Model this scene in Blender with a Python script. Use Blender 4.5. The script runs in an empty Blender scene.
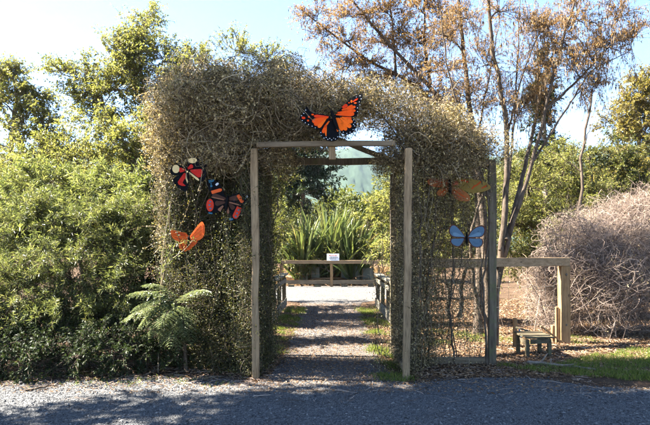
import bpy, bmesh, math
import numpy as np
from mathutils import Vector

rng = np.random.default_rng(11)
scene = bpy.context.scene
COL = scene.collection
F, CX, CY, EYE = 560.0, 331.0, 250.0, 1.6      # focal length / principal point of the photograph, eye height
PI = math.pi


def P(px, py, d):
    """place seen at (px, py) in the photograph, at distance d"""
    return np.array([(px - CX) / F * d, d, EYE - (py - CY) / F * d])


def G(px, d):
    return np.array([(px - CX) / F * d, d, 0.0])


def nz(v):
    return v / np.maximum(np.linalg.norm(v, axis=-1, keepdims=True), 1e-9)


def rand_dirs(n):
    return nz(rng.normal(size=(n, 3)))


# ------------------------------------------------------------------ meshes
class Geo:
    def __init__(self):
        self.v, self.f, self.r, self.m, self.s, self.n = [], [], [], [], [], 0

    def add(self, verts, faces, rnd=None, mat=0, smooth=False):
        verts = np.asarray(verts, dtype=np.float32).reshape(-1, 3)
        faces = np.asarray(faces, dtype=np.int32)
        if len(faces) == 0:
            return
        self.v.append(verts)
        self.f.append(faces + self.n)
        k = len(faces)
        self.r.append(np.full(k, 0.5, np.float32) if rnd is None else np.broadcast_to(np.asarray(rnd, np.float32), (k,)))
        self.m.append(np.full(k, mat, np.int32))
        self.s.append(np.full(k, smooth, bool))
        self.n += len(verts)

    def leaves(self, pos, dr, nr, L, W, rnd=None, mat=0, fold=0.18, sag=0.0):
        n = len(pos)
        if n == 0:
            return
        dr = nz(dr)
        side = nz(np.cross(dr, nr))
        up = np.cross(side, dr)
        L = np.broadcast_to(np.asarray(L, float), (n,))[:, None]
        W = np.broadcast_to(np.asarray(W, float), (n,))[:, None]
        mid = pos + dr * L * 0.42
        lift = up * W * fold
        tip = pos + dr * L - np.array([0, 0, 1.0]) * L * sag
        v = np.stack([pos, mid + side * W * .5 + lift, tip, mid - side * W * .5 + lift], 1)
        f = np.arange(n * 4).reshape(n, 4)
        if rnd is None:
            rnd = rng.random(n)
        self.add(v, f, rnd, mat)

    def tubes(self, pts, rad, sides=3, rnd=None, mat=0, smooth=True):
        """pts (M,K,3), rad (M,K)"""
        pts = np.asarray(pts, float)
        if pts.ndim == 2:
            pts = pts[None]
        M, K, _ = pts.shape
        if M == 0:
            return
        rad = np.broadcast_to(np.asarray(rad, float), (M, K))
        t = np.gradient(pts, axis=1)
        t = nz(t)
        ref = np.where(np.abs(t[:, :1, 2:3]) > .8, np.array([[[1., .13, 0]]]), np.array([[[0, .1, 1.]]]))
        a = nz(np.cross(t, np.broadcast_to(ref, t.shape)))
        b = np.cross(t, a)
        ang = np.arange(sides) * 2 * PI / sides
        ring = (a[:, :, None, :] * np.cos(ang)[None, None, :, None] + b[:, :, None, :] * np.sin(ang)[None, None, :, None])
        v = pts[:, :, None, :] + ring * rad[:, :, None, None]
        m = np.arange(M)[:, None, None] * K * sides
        k = np.arange(K - 1)[None, :, None] * sides
        s = np.arange(sides)[None, None, :]
        s2 = (s + 1) % sides
        f = np.stack([m + k + s, m + k + s2, m + k + sides + s2, m + k + sides + s], -1).reshape(-1, 4)
        if rnd is None:
            rnd = rng.random(M)
        rr = np.repeat(np.broadcast_to(np.asarray(rnd, float), (M,)), (K - 1) * sides)
        self.add(v, f, rr, mat, smooth)
        if sides > 3:                                  # close the ends of thick tubes
            for kk in (0, K - 1):
                vv = v[:, kk]
                c = np.concatenate([vv, vv.mean(1, keepdims=True)], 1)
                fm = np.arange(M)[:, None] * (sides + 1)
                sa = np.arange(sides)[None]
                ft = np.stack([fm + sa, fm + (sa + 1) % sides, fm + sides + 0 * sa], -1).reshape(-1, 3)
                self.add(c, ft, np.repeat(np.broadcast_to(np.asarray(rnd, float), (M,)), sides), mat, smooth)


def link(o, parent=None):
    COL.objects.link(o)
    if parent is not None:
        o.parent = parent
    return o


def tag(o, label=None, cat=None, group=None, kind=None):
    for k, v in (('label', label), ('category', cat), ('group', group), ('kind', kind)):
        if v:
            o[k] = v
    return o


def thing(name, label, cat, loc, group=None):
    o = bpy.data.objects.new(name, None)
    o.empty_display_size = .2
    o.location = [float(c) for c in loc]
    link(o)
    return tag(o, label, cat, group)


def build(g, name, mats, parent=None, origin=None):
    if not isinstance(mats, (list, tuple)):
        mats = [mats]
    V = np.concatenate(g.v)
    off = np.array(parent.location if parent is not None and parent.parent is None else
                   (np.array(parent.location) + np.array(parent.parent.location)) if parent is not None else
                   (origin if origin is not None else (0, 0, 0)), dtype=np.float32)
    V = V - off
    me = bpy.data.meshes.new(name)
    me.vertices.add(len(V))
    me.vertices.foreach_set('co', V.ravel())
    sizes = np.concatenate([np.full(len(f), f.shape[1], np.int32) for f in g.f])
    loops = np.concatenate([f.ravel() for f in g.f]).astype(np.int32)
    starts = np.concatenate([[0], np.cumsum(sizes)[:-1]]).astype(np.int32)
    me.loops.add(len(loops))
    me.loops.foreach_set('vertex_index', loops)
    me.polygons.add(len(sizes))
    me.polygons.foreach_set('loop_start', starts)
    me.polygons.foreach_set('material_index', np.concatenate(g.m))
    me.polygons.foreach_set('use_smooth', np.concatenate(g.s))
    me.update(calc_edges=True)
    at = me.attributes.new('rnd', 'FLOAT', 'FACE')
    at.data.foreach_set('value', np.concatenate(g.r).astype(np.float32))
    for m in mats:
        me.materials.append(m)
    o = bpy.data.objects.new(name, me)
    if parent is None and origin is not None:
        o.location = [float(c) for c in origin]
    return link(o, parent)


class Hard:
    """bevelled carpentry: boxes and bars collected in a bmesh"""
    def __init__(self):
        self.bm = bmesh.new()

    def bar(self, a, b, w, h, bevel=.006, up=(0, 0, 1), mat=0, wob=.004, roll=0.0):
        a, b = Vector([float(c) for c in a]), Vector([float(c) for c in b])
        ax = (b - a)
        L = ax.length
        ax.normalize()
        u = Vector(up)
        if abs(ax.dot(u)) > .95:
            u = Vector((0, 1, 0))
        s = ax.cross(u).normalized()
        u = s.cross(ax)
        if roll:
            s, u = s * math.cos(roll) + u * math.sin(roll), u * math.cos(roll) - s * math.sin(roll)
        n = max(1, int(L / .35))
        rings = []
        for i in range(n + 1):
            c = a + ax * (L * i / n)
            c = c + s * float(rng.normal() * wob) + u * float(rng.normal() * wob)
            rings.append([self.bm.verts.new(c + s * (sx * w / 2) + u * (sy * h / 2)) for sx, sy in ((-1, -1), (1, -1), (1, 1), (-1, 1))])
        fs = [self.bm.faces.new(rings[0][::-1]), self.bm.faces.new(rings[-1])]
        for i in range(n):
            for k in range(4):
                fs.append(self.bm.faces.new((rings[i][k], rings[i][(k + 1) % 4], rings[i + 1][(k + 1) % 4], rings[i + 1][k])))
        for f in fs:
            f.material_index = mat
        if bevel:
            ed = [e for k in range(4) for e in (self.bm.edges.get((rings[i][k], rings[i + 1][k])) for i in range(n))]
            ed += [self.bm.edges.get((r[k], r[(k + 1) % 4])) for r in (rings[0], rings[-1]) for k in range(4)]
            bmesh.ops.bevel(self.bm, geom=[e for e in ed if e], offset=bevel, segments=2, affect='EDGES', profile=.6)
        return self

    def slab(self, loop, normal, t, mat=0):
        """closed outline extruded by t against the normal"""
        n = Vector(normal) * t
        f = [self.bm.verts.new(Vector(p)) for p in loop]
        k = [self.bm.verts.new(Vector(p) - n) for p in loop]
        fs = [self.bm.faces.new(f), self.bm.faces.new(k[::-1])]
        for i in range(len(loop)):
            j = (i + 1) % len(loop)
            fs.append(self.bm.faces.new((f[i], k[i], k[j], f[j])))
        for x in fs:
            x.material_index = mat
        return self

    def build(self, name, mats, parent=None, origin=None):
        if not isinstance(mats, (list, tuple)):
            mats = [mats]
        off = Vector((0, 0, 0))
        p = parent
        while p is not None:
            off = off + Vector(p.location)
            p = p.parent
        if parent is None and origin is not None:
            off = Vector([float(c) for c in origin])
        bmesh.ops.recalc_face_normals(self.bm, faces=self.bm.faces[:])
        for v in self.bm.verts:
            v.co -= off
        me = bpy.data.meshes.new(name)
        self.bm.to_mesh(me)
        self.bm.free()
        for m in mats:
            me.materials.append(m)
        o = bpy.data.objects.new(name, me)
        if parent is None and origin is not None:
            o.location = off
        return link(o, parent)


# ------------------------------------------------------------------ materials
def newmat(name):
    m = bpy.data.materials.new(name)
    m.use_nodes = True
    nt = m.node_tree
    nt.nodes.clear()
    out = nt.nodes.new('ShaderNodeOutputMaterial')
    return m, nt, out


def ramp(nt, src, cols, pos=None):
    r = nt.nodes.new('ShaderNodeValToRGB')
    e = r.color_ramp.elements
    n = len(cols)
    pos = pos or [i / (n - 1) for i in range(n)]
    while len(e) < n:
        e.new(.5)
    for i in range(n):
        e[i].position = pos[i]
        e[i].color = (*cols[i], 1)
    nt.links.new(src, r.inputs['Fac'])
    return r.outputs['Color']


def mat_leaf(name, cols, trans=.4, rough=.45, spec=.35, tint=(1.12, 1.1, .72)):
    m, nt, out = newmat(name)
    at = nt.nodes.new('ShaderNodeAttribute')
    at.attribute_name = 'rnd'
    c = ramp(nt, at.outputs['Fac'], cols)
    p = nt.nodes.new('ShaderNodeBsdfPrincipled')
    p.inputs['Roughness'].default_value = rough
    p.inputs['Specular IOR Level'].default_value = spec
    nt.links.new(c, p.inputs['Base Color'])
    t = nt.nodes.new('ShaderNodeBsdfTranslucent')
    mu = nt.nodes.new('ShaderNodeMixRGB')
    mu.blend_type = 'MULTIPLY'
    mu.inputs[0].default_value = 1
    mu.inputs[2].default_value = (*tint, 1)
    nt.links.new(c, mu.inputs[1])
    nt.links.new(mu.outputs[0], t.inputs['Color'])
    mx = nt.nodes.new('ShaderNodeMixShader')
    mx.inputs[0].default_value = trans
    nt.links.new(p.outputs[0], mx.inputs[1])
    nt.links.new(t.outputs[0], mx.inputs[2])
    nt.links.new(mx.outputs[0], out.inputs[0])
    return m


def noise(nt, vec, scale, detail=6, rough=.6, stretch=None):
    n = nt.nodes.new('ShaderNodeTexNoise')
    n.inputs['Scale'].default_value = scale
    n.inputs['Detail'].default_value = detail
    n.inputs['Roughness'].default_value = rough
    if stretch:
        mp = nt.nodes.new('ShaderNodeMapping')
        mp.inputs['Scale'].default_value = stretch
        nt.links.new(vec, mp.inputs['Vector'])
        vec = mp.outputs['Vector']
    nt.links.new(vec, n.inputs['Vector'])
    return n.outputs['Fac']


def mix(nt, fac, a, b, mode='MIX'):
    x = nt.nodes.new('ShaderNodeMixRGB')
    x.blend_type = mode
    for s, v in ((0, fac), (1, a), (2, b)):
        if isinstance(v, (int, float)):
            x.inputs[s].default_value = v
        elif isinstance(v, tuple):
            x.inputs[s].default_value = (*v, 1)
        else:
            nt.links.new(v, x.inputs[s])
    return x.outputs[0]


def finish(nt, out, col, rough=.8, spec=.3, bump=None, dist=.01, strength=.6):
    p = nt.nodes.new('ShaderNodeBsdfPrincipled')
    p.inputs['Roughness'].default_value = rough
    p.inputs['Specular IOR Level'].default_value = spec
    if isinstance(col, tuple):
        p.inputs['Base Color'].default_value = (*col, 1)
    else:
        nt.links.new(col, p.inputs['Base Color'])
    if bump is not None:
        b = nt.nodes.new('ShaderNodeBump')
        b.inputs['Distance'].default_value = dist
        b.inputs['Strength'].default_value = strength
        nt.links.new(bump, b.inputs['Height'])
        nt.links.new(b.outputs[0], p.inputs['Normal'])
    nt.links.new(p.outputs[0], out.inputs[0])
    return p


def objvec(nt):
    return nt.nodes.new('ShaderNodeTexCoord').outputs['Object']


def mat_wood(name, cols, stretch, moss=None, rough=.8):
    m, nt, out = newmat(name)
    v = objvec(nt)
    g = noise(nt, v, 9, 8, .65, stretch)
    b = noise(nt, v, 3, 4, .6)
    c = ramp(nt, g, cols, [.28, .5, .72])
    c = mix(nt, .5, c, ramp(nt, b, [(.45, .45, .45), (1, 1, 1)], [.3, .7]), 'MULTIPLY')
    # drying cracks along the grain, and a few dark knots
    st = tuple(x * (2.2 if x > 1 else .5) for x in stretch)
    cr = noise(nt, v, 14, 3, .5, st)
    c = mix(nt, ramp(nt, cr, [(0, 0, 0), (.75, .75, .75), (0, 0, 0)], [.47, .5, .53]), c, (.035, .026, .018))
    vo = nt.nodes.new('ShaderNodeTexVoronoi')
    vo.inputs['Scale'].default_value = 3.1
    mp = nt.nodes.new('ShaderNodeMapping')
    mp.inputs['Scale'].default_value = tuple(1.6 if x > 1 else .9 for x in stretch)
    nt.links.new(v, mp.inputs['Vector'])
    nt.links.new(mp.outputs['Vector'], vo.inputs['Vector'])
    c = mix(nt, ramp(nt, vo.outputs['Distance'], [(.8, .8, .8), (0, 0, 0)], [.05, .1]), c, (.06, .038, .022))
    if moss:
        c = mix(nt, ramp(nt, noise(nt, v, 7, 5, .7), [(0, 0, 0), (1, 1, 1)], [.5, .68]), c, moss)
    finish(nt, out, c, rough, .25, g, .006, .7)
    return m


def mat_bark(name, cols, scale=14):
    m, nt, out = newmat(name)
    v = objvec(nt)
    n = noise(nt, v, scale, 8, .7, (1, 1, .45))
    c = ramp(nt, n, cols, [.3, .5, .7])
    finish(nt, out, c, .9, .15, n, .012, .8)
    return m


def mat_twig(name, cols, rough=.8):
    m, nt, out = newmat(name)
    at = nt.nodes.new('ShaderNodeAttribute')
    at.attribute_name = 'rnd'
    finish(nt, out, ramp(nt, at.outputs['Fac'], cols), rough, .2)
    return m


def mat_plain(name, col, rough=.5, spec=.4, var=.25, metallic=0.0):
    m, nt, out = newmat(name)
    v = objvec(nt)
    n = noise(nt, v, 18, 6, .7)
    lo = tuple(c * (1 - var) for c in col)
    p = finish(nt, out, ramp(nt, n, [lo, col], [.35, .65]), rough, spec)
    p.inputs['Metallic'].default_value = metallic
    return m


def mat_paint(name, col):
    m, nt, out = newmat(name)
    v = objvec(nt)
    a = noise(nt, v, 16, 6, .7)
    b = noise(nt, v, 70, 5, .75)
    lo = tuple(c * .55 for c in col)
    pale = tuple(min(1, c * .75 + .05) for c in col)
    c = ramp(nt, a, [lo, col, col, pale], [.3, .45, .6, .78])
    c = mix(nt, ramp(nt, b, [(0, 0, 0), (.7, .7, .7)], [.62, .7]), c, tuple(x * .35 + .02 for x in col))
    finish(nt, out, c, .7, .06, b, .003, .5)
    return m


def mat_gravel(name, cols, dirt, dirt_pos, scale=55):
    m, nt, out = newmat(name)
    v = objvec(nt)
    vo = nt.nodes.new('ShaderNodeTexVoronoi')
    vo.inputs['Scale'].default_value = scale
    nt.links.new(v, vo.inputs['Vector'])
    sep = nt.nodes.new('ShaderNodeSeparateColor')
    nt.links.new(vo.outputs['Color'], sep.inputs[0])
    c = ramp(nt, sep.outputs[0], cols)
    big = noise(nt, v, .8, 6, .62)
    fine = noise(nt, v, 22, 5, .7)
    c = mix(nt, ramp(nt, big, [(0, 0, 0), (.85, .85, .85)], dirt_pos), c, mix(nt, fine, dirt, tuple(x * 1.7 for x in dirt)))
    inv = nt.nodes.new('ShaderNodeMath')
    inv.operation = 'SUBTRACT'
    inv.inputs[0].default_value = 1
    nt.links.new(vo.outputs['Distance'], inv.inputs[1])
    finish(nt, out, c, .92, .2, inv.outputs[0], .012, .9)
    return m


def mat_soil(name, a, b, c3):
    m, nt, out = newmat(name)
    v = objvec(nt)
    n1 = noise(nt, v, 28, 8, .75)
    n2 = noise(nt, v, 1.3, 5, .6)
    c = mix(nt, ramp(nt, n2, [(0, 0, 0), (1, 1, 1)], [.38, .62]), ramp(nt, n1, [a, b], [.35, .65]), ramp(nt, n1, [a, c3], [.35, .65]))
    finish(nt, out, c, .95, .1, n1, .03, .9)
    return m


M = {}
M['gravel'] = mat_gravel('grey_gravel', [(.042, .044, .046), (.084, .086, .088), (.13, .13, .13), (.064, .066, .068)], (.045, .037, .03), [.5, .7])
M['path'] = mat_gravel('path_gravel', [(.07, .062, .055), (.12, .11, .1), (.17, .16, .15), (.09, .08, .072)], (.062, .042, .028), [.3, .6], 70)
M['platform'] = mat_gravel('pale_gravel', [(.06, .058, .055), (.09, .086, .08), (.12, .116, .11), (.072, .07, .066)], (.085, .065, .048), [.5, .75], 60)
M['soil'] = mat_soil('litter_soil', (.025, .016, .01), (.085, .052, .032), (.15, .098, .06))
M['stone'] = mat_twig('gravel_stone', [(.03, .031, .032), (.066, .067, .069), (.112, .112, .112), (.175, .17, .165)], .85)
M['litter'] = mat_leaf('dry_leaf', [(.055, .03, .016), (.16, .092, .047), (.27, .17, .095), (.37, .27, .17)], .2, .7, .2, (1.1, .9, .6))
M['straw'] = mat_leaf('dry_straw', [(.16, .095, .045), (.27, .18, .085), (.34, .25, .13)], .25, .7, .2, (1.1, .9, .6))
M['grass'] = mat_leaf('grass_blade', [(.045, .068, .012), (.095, .14, .021), (.165, .205, .036), (.22, .21, .07)], .45, .5, .3)
M['bush'] = mat_leaf('bush_leaf', [(.036, .05, .019), (.088, .108, .037), (.16, .178, .062), (.24, .235, .1)], .5, .42, .4)
M['bushpale'] = mat_leaf('pale_bush_leaf', [(.06, .08, .026), (.115, .14, .045), (.18, .2, .07), (.26, .26, .1)], .5, .42, .45)
M['olive'] = mat_leaf('olive_leaf', [(.035, .045, .013), (.075, .088, .021), (.13, .135, .034), (.2, .185, .055)], .48, .5, .3)
M['yellow'] = mat_leaf('yellow_green_leaf', [(.065, .08, .022), (.14, .152, .042), (.225, .225, .066), (.32, .295, .11)], .54, .5, .3)
M['dark'] = mat_leaf('dark_leaf', [(.011, .018, .008), (.024, .037, .013), (.045, .064, .02)], .3, .5, .18)  # dark greens, lowered further to put deep undergrowth shade into the colour
M['gold'] = mat_leaf('golden_leaf', [(.1, .085, .02), (.19, .16, .035), (.27, .21, .05), (.16, .16, .04)], .4, .5, .3)
M['brownleaf'] = mat_leaf('brown_seed_leaf', [(.13, .07, .03), (.26, .155, .066), (.4, .27, .12), (.25, .205, .085)], .4, .6, .2, (1.1, .95, .6))
M['pod'] = mat_leaf('seed_pod', [(.07, .045, .026), (.15, .1, .055), (.25, .17, .09)], .1, .7, .2, (1, .9, .7))
M['vineleaf'] = mat_leaf('vine_leaf', [(.036, .031, .012), (.13, .108, .044), (.3, .24, .115), (.52, .43, .25)], .3, .55, .25, (1.1, 1, .6))
M['vinedark'] = mat_leaf('shade_darkened_vine_leaf', [(.016, .022, .008), (.038, .046, .015), (.075, .08, .026), (.16, .145, .055)], .3, .5, .3, (1.2, 1.1, .5))  # darker copy of the vine leaf, panel shade put into its colour
M['vine'] = mat_twig('vine_stem', [(.035, .024, .015), (.11, .08, .05), (.25, .195, .125), (.44, .36, .24)])
M['vinestem'] = mat_twig('shade_darkened_vine_stem', [(.018, .014, .009), (.05, .038, .025), (.11, .085, .055), (.22, .175, .12)])  # darker copy of the vine stem, with the shade coloured in
M['deadtwig'] = mat_twig('dead_twig', [(.036, .026, .021), (.14, .1, .08), (.285, .215, .172), (.47, .375, .305)])
M['fern'] = mat_leaf('fern_frond', [(.05, .075, .03), (.1, .13, .058), (.18, .205, .105), (.2, .17, .08)], .4, .35, .6)
M['flax'] = mat_leaf('flax_blade', [(.038, .058, .02), (.08, .11, .034), (.15, .175, .058), (.29, .23, .1)], .3, .4, .5)
M['bark'] = mat_bark('grey_bark', [(.07, .055, .042), (.17, .135, .105), (.29, .24, .19)])
M['barkwarm'] = mat_bark('brown_bark', [(.028, .021, .015), (.075, .056, .041), (.145, .115, .087)])
M['woodz'] = mat_wood('weathered_post', [(.16, .105, .055), (.29, .2, .11), (.38, .28, .165)], (3, 3, .25))
M['woodx'] = mat_wood('weathered_beam', [(.09, .065, .038), (.18, .135, .085), (.26, .2, .13)], (.25, 3, 3))
M['woodold'] = mat_wood('mossy_post', [(.055, .043, .028), (.12, .096, .065), (.2, .165, .115)], (3, 3, .25), (.1, .1, .045))
M['woodgrey'] = mat_wood('grey_plank', [(.085, .072, .055), (.17, .148, .118), (.26, .235, .2)], (3, .3, 3), (.12, .13, .06))
M['framez'] = mat_wood('tan_post', [(.17, .095, .04), (.29, .175, .08), (.38, .25, .125)], (3, 3, .25))
M['framex'] = mat_wood('tan_beam', [(.17, .11, .055), (.28, .19, .105), (.36, .26, .16)], (.25, 3, 3))
M['stool'] = mat_wood('mossy_board', [(.04, .03, .017), (.085, .066, .038), (.15, .125, .08)], (.4, 3, 3), (.08, .078, .042))
M['wire'] = mat_plain('galvanised_wire', (.12, .12, .115), .6, .4)
M['white'] = mat_plain('white_board', (.78, .78, .78), .4, .4, .06)
M['red'] = mat_plain('red_paint', (.6, .035, .03), .5)
M['hill'] = mat_soil('forest_hill', (.012, .024, .016), (.028, .045, .026), (.04, .055, .03))


# ------------------------------------------------------------------ plant building
def bez(a, b, c, K):
    t = np.linspace(0, 1, K)[:, None]
    if a.ndim == 2:
        t = t[None]
        a, b, c = a[:, None], b[:, None], c[:, None]
    return (1 - t) ** 2 * a + 2 * t * (1 - t) * b + t ** 2 * c


def resample(poly, K):
    poly = np.asarray(poly, float)
    seg = np.linalg.norm(np.diff(poly, axis=0), axis=1)
    s = np.concatenate([[0], np.cumsum(seg)])
    u = np.linspace(0, s[-1], K)
    # smooth with a Catmull-Rom on the arc length
    out = np.stack([np.interp(u, s, poly[:, i]) for i in range(3)], 1)
    for _ in range(2):
        out[1:-1] = (out[:-2] + 2 * out[1:-1] + out[2:]) / 4
    return out


def in_ball(n, inner=0.0):
    r = (inner ** 3 + (1 - inner ** 3) * rng.random(n)) ** (1 / 3)
    return rand_dirs(n) * r[:, None]


def clump_plant(name, label, cat, base, stems, clumps, leaf, bark, subs=10, twigs=6, lpt=9, tl=.3, L=.07, W=.02,
                leaf_dir=(.55, .75, -.1), sub_r=.006, limb_r=.35, twig_r=.0025, out=.7, up=.25, sag=.1, inner=.35,
                group=None, trunk_name='trunk', crown_name='crown', zmin=.03, wobble=.04, upnorm=.6, extra=None, Kst=14):
    """stems: (points, r0, r1). clumps: (centre, radii). Limbs run from the stems to the clumps, branch, and carry leafy twigs."""
    root = thing(name, label, cat, base, group)
    gt, gc = Geo(), Geo()
    allpts, allrad = [], []
    for pts, r0, r1 in stems:
        p = resample(pts, Kst)
        p[1:-1] += rng.normal(size=(Kst - 2, 3)) * wobble * np.array([1, 1, .4])
        r = np.linspace(r0, r1, Kst)
        r[0] *= 1.25
        gt.tubes(p, r[None] if r.ndim == 1 else r, 7)
        allpts.append(p)
        allrad.append(r)
    SP, SR = np.concatenate(allpts), np.concatenate(allrad)
    for c, rad in clumps:
        c, rad = np.asarray(c, float), np.broadcast_to(np.asarray(rad, float), (3,))
        d = SP - c
        cost = np.linalg.norm(d, axis=1) + np.maximum(d[:, 2] + .35 * np.abs(d[:, 0]), 0) * 1.2
        i = int(np.argmin(cost))
        a = SP[i]
        r0 = min(SR[i] * .7, SR[i] * limb_r + .006)
        mid = a * .55 + c * .45 + np.array([0, 0, .18 * np.linalg.norm(c - a)]) + rng.normal(size=3) * .06
        limb = bez(a, mid, c, 9)
        gt.tubes(limb, np.linspace(r0, r0 * .45, 9)[None], 5)
        n = max(3, int(subs * float(np.prod(rad) ** (1 / 3)) / .5)) if subs > 0 else -subs
        tt = rng.random(n) ** .6 * .65 + .35
        idx = np.clip((tt * 8).astype(int), 0, 8)
        s0 = limb[idx]
        s2 = c + in_ball(n, inner) * rad
        s2[:, 2] = np.maximum(s2[:, 2], zmin)
        s1 = (s0 + s2) / 2 + rng.normal(size=(n, 3)) * .08 + np.array([0, 0, .08])
        sub = bez(s0, s1, s2, 6)
        gt.tubes(sub, np.linspace(sub_r, sub_r * .4, 6)[None].repeat(n, 0), 3)
        m = n * twigs
        si = np.repeat(np.arange(n), twigs)
        ti = rng.integers(1, 6, m)
        t0 = sub[si, ti]
        sd = nz(s2 - s0)[si]
        od = nz((t0 - c) / rad + 1e-6)
        td = nz(od * out + sd * .5 + rand_dirs(m) * .7 + np.array([0, 0, up]))
        ln = tl * (.55 + .8 * rng.random(m))[:, None]
        te = t0 + td * ln
        te[:, 2] = np.maximum(te[:, 2] - sag * ln[:, 0], zmin)
        tm = t0 + td * ln * .5 + np.array([0, 0, .12]) * ln
        tw = bez(t0, tm, te, 4)
        if twig_r:
            gc.tubes(tw, np.array([twig_r, twig_r, twig_r * .8, twig_r * .5])[None].repeat(m, 0), 3, mat=1)
        if lpt:
            q = m * lpt
            wi = np.repeat(np.arange(m), lpt)
            u = (.12 + .88 * rng.random(q))[:, None]
            lp = (1 - u) ** 2 * t0[wi] + 2 * u * (1 - u) * tm[wi] + u * u * te[wi]
            wd = nz(te - t0)[wi]
            rad_d = rand_dirs(q)
            rad_d = nz(rad_d - wd * (rad_d * wd).sum(1, keepdims=True))
            ld = nz(wd * leaf_dir[0] + rad_d * leaf_dir[1] + np.array([0, 0, leaf_dir[2]]))
            nr = nz(rand_dirs(q) * (1 - upnorm) + np.array([0, 0, upnorm]) + 1e-4)
            ll = L * (.55 + .75 * rng.random(q))
            base_r = np.repeat(np.clip(rng.normal(.5, .2, m), 0, 1), lpt)
            gc.leaves(lp, ld, nr, ll, W * ll / L * (.8 + .4 * rng.random(q)), np.clip(base_r + rng.normal(size=q) * .17, 0, 1), sag=.08)
        if extra:
            extra(gc, t0, tm, te, m)
    build(gt, trunk_name, bark, root)
    build(gc, crown_name, [leaf, bark] + ([M['pod']] if extra else []), root)
    return root


def CL(px, py, d, rx, rz=None, ry=None):
    """clump given by its place and half-size in the photograph, in pixels"""
    s = d / F
    rz = rx if rz is None else rz
    return (P(px, py, d), (rx * s, (ry if ry is not None else (rx + rz) / 2 * s), rz * s))


def tangle(g, vols, M_, K, step, r, curl=.5, grav=0.0, pull=.6, mat=0, start_shell=0.0, bias=None, rlo=.6):
    """wiry stems wandering inside ellipsoids (centre, radii, weight)"""
    c = np.array([v[0] for v in vols])
    R = np.array([np.broadcast_to(v[1], (3,)) for v in vols])
    w = np.array([v[2] if len(v) > 2 else 1.0 for v in vols]) * np.prod(R, axis=1) ** .66
    k = rng.choice(len(vols), M_, p=w / w.sum())
    c, R = c[k], R[k]
    p = c + in_ball(M_, start_shell) * R
    d = rand_dirs(M_)
    if bias is not None:
        d = nz(d + np.asarray(bias))
    pts = [p]
    turn = rand_dirs(M_) * curl
    for _ in range(K - 1):
        q = (p - c) / R
        o = np.maximum(np.linalg.norm(q, axis=1) - .9, 0)[:, None]
        turn = turn * .6 + rand_dirs(M_) * curl * .6
        d = nz(d + turn - nz(q) * o * pull * 3 + np.array([0, 0, grav]))
        p = p + d * step * (.7 + .6 * rng.random((M_, 1)))
        p[:, 2] = np.maximum(p[:, 2], .01)
        pts.append(p)
    pts = np.stack(pts, 1)
    rad = (r * (rlo + (1.4 - rlo) * rng.random(M_)))[:, None] * np.linspace(1, .6, K)[None]
    g.tubes(pts, rad, 3, mat=mat)
    return pts


def leaves_on(g, pts, n, L, W, mat=0, droop=-.1, spread=.02, upnorm=.4):
    Mn, K, _ = pts.shape
    i = rng.integers(0, Mn, n)
    k = rng.integers(1, K, n)
    u = rng.random((n, 1))
    p = pts[i, k] * u + pts[i, k - 1] * (1 - u) + rng.normal(size=(n, 3)) * spread
    p[:, 2] = np.maximum(p[:, 2], .012)
    d = nz(rand_dirs(n) + np.array([0, 0, droop]))
    nr = nz(rand_dirs(n) * (1 - upnorm) + np.array([0, 0, upnorm]))
    ll = L * (.5 + .9 * rng.random(n))
    g.leaves(p, d, nr, ll, ll * W / L, mat=mat)


# ------------------------------------------------------------------ ground
def noise1(x, seed, octs=5):
    r = np.random.default_rng(seed)
    y = np.zeros_like(x)
    for k in range(octs):
        y += np.sin(x * 1.7 ** k * (1 + .3 * r.random()) + r.random() * 7) / 1.6 ** k
    return y


def bank(x, y):
    """the ground rises gently into the planting behind the platform"""
    t = np.clip((y - 24.8) / 9, 0, 1)
    t = t * t * (3 - 2 * t)
    return t * (.75 + .12 * np.sin(x * .6) + .1 * np.sin(y * .5 + x * .3))


g = Geo()
xs = np.unique(np.concatenate([np.linspace(-30, 30, 121), -np.geomspace(30, 4000, 30), np.geomspace(30, 4000, 30)]))
ys = np.unique(np.concatenate([np.linspace(-12, 60, 145), np.geomspace(60, 4000, 30), -np.geomspace(12, 600, 12)]))
X, Y = np.meshgrid(xs, ys)
Z = bank(X, Y)
V = np.stack([X, Y, Z], -1).reshape(-1, 3)
nx, ny = len(xs), len(ys)
ii, jj = np.meshgrid(np.arange(nx - 1), np.arange(ny - 1))
q = (jj * nx + ii).ravel()
g.add(V, np.stack([q, q + 1, q + nx + 1, q + nx], 1), smooth=True)
tag(build(g, 'ground', M['soil']), kind='structure')


def sheet(name, mat, left, right, z):
    """strip between two edge lines given as functions of y (or lists)"""
    g = Geo()
    L, R = np.asarray(left), np.asarray(right)
    n = len(L)
    K = 9
    t = np.linspace(0, 1, K)[None, :, None]
    v = L[:, None] * (1 - t) + R[:, None] * t
    v = np.concatenate([v, np.full(v.shape[:2] + (1,), z)], -1)
    i, j = np.meshgrid(np.arange(K - 1), np.arange(n - 1))
    q = (j * K + i).ravel()
    g.add(v.reshape(-1, 3), np.stack([q, q + 1, q + K + 1, q + K], 1), smooth=True)
    return tag(build(g, name, mat), kind='structure')


# the gravel drive across the foreground
ex = np.linspace(-26, 26, 260)
pe = np.interp(ex, [-26, -3.8, -2.2, -1.5, -.9, .9, 1.6, 2.4, 3.6, 26],
               [6.1, 6.75, 7.05, 7.08, 6.78, 6.75, 6.9, 7.0, 6.35, 5.4]) + .05 * noise1(ex * 3, 3)
DRIVE = lambda x: np.interp(x, ex, pe)
sheet('gravel_drive', M['gravel'], np.stack([ex, np.full_like(ex, -6.)], 1), np.stack([ex, pe], 1), .004)
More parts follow.
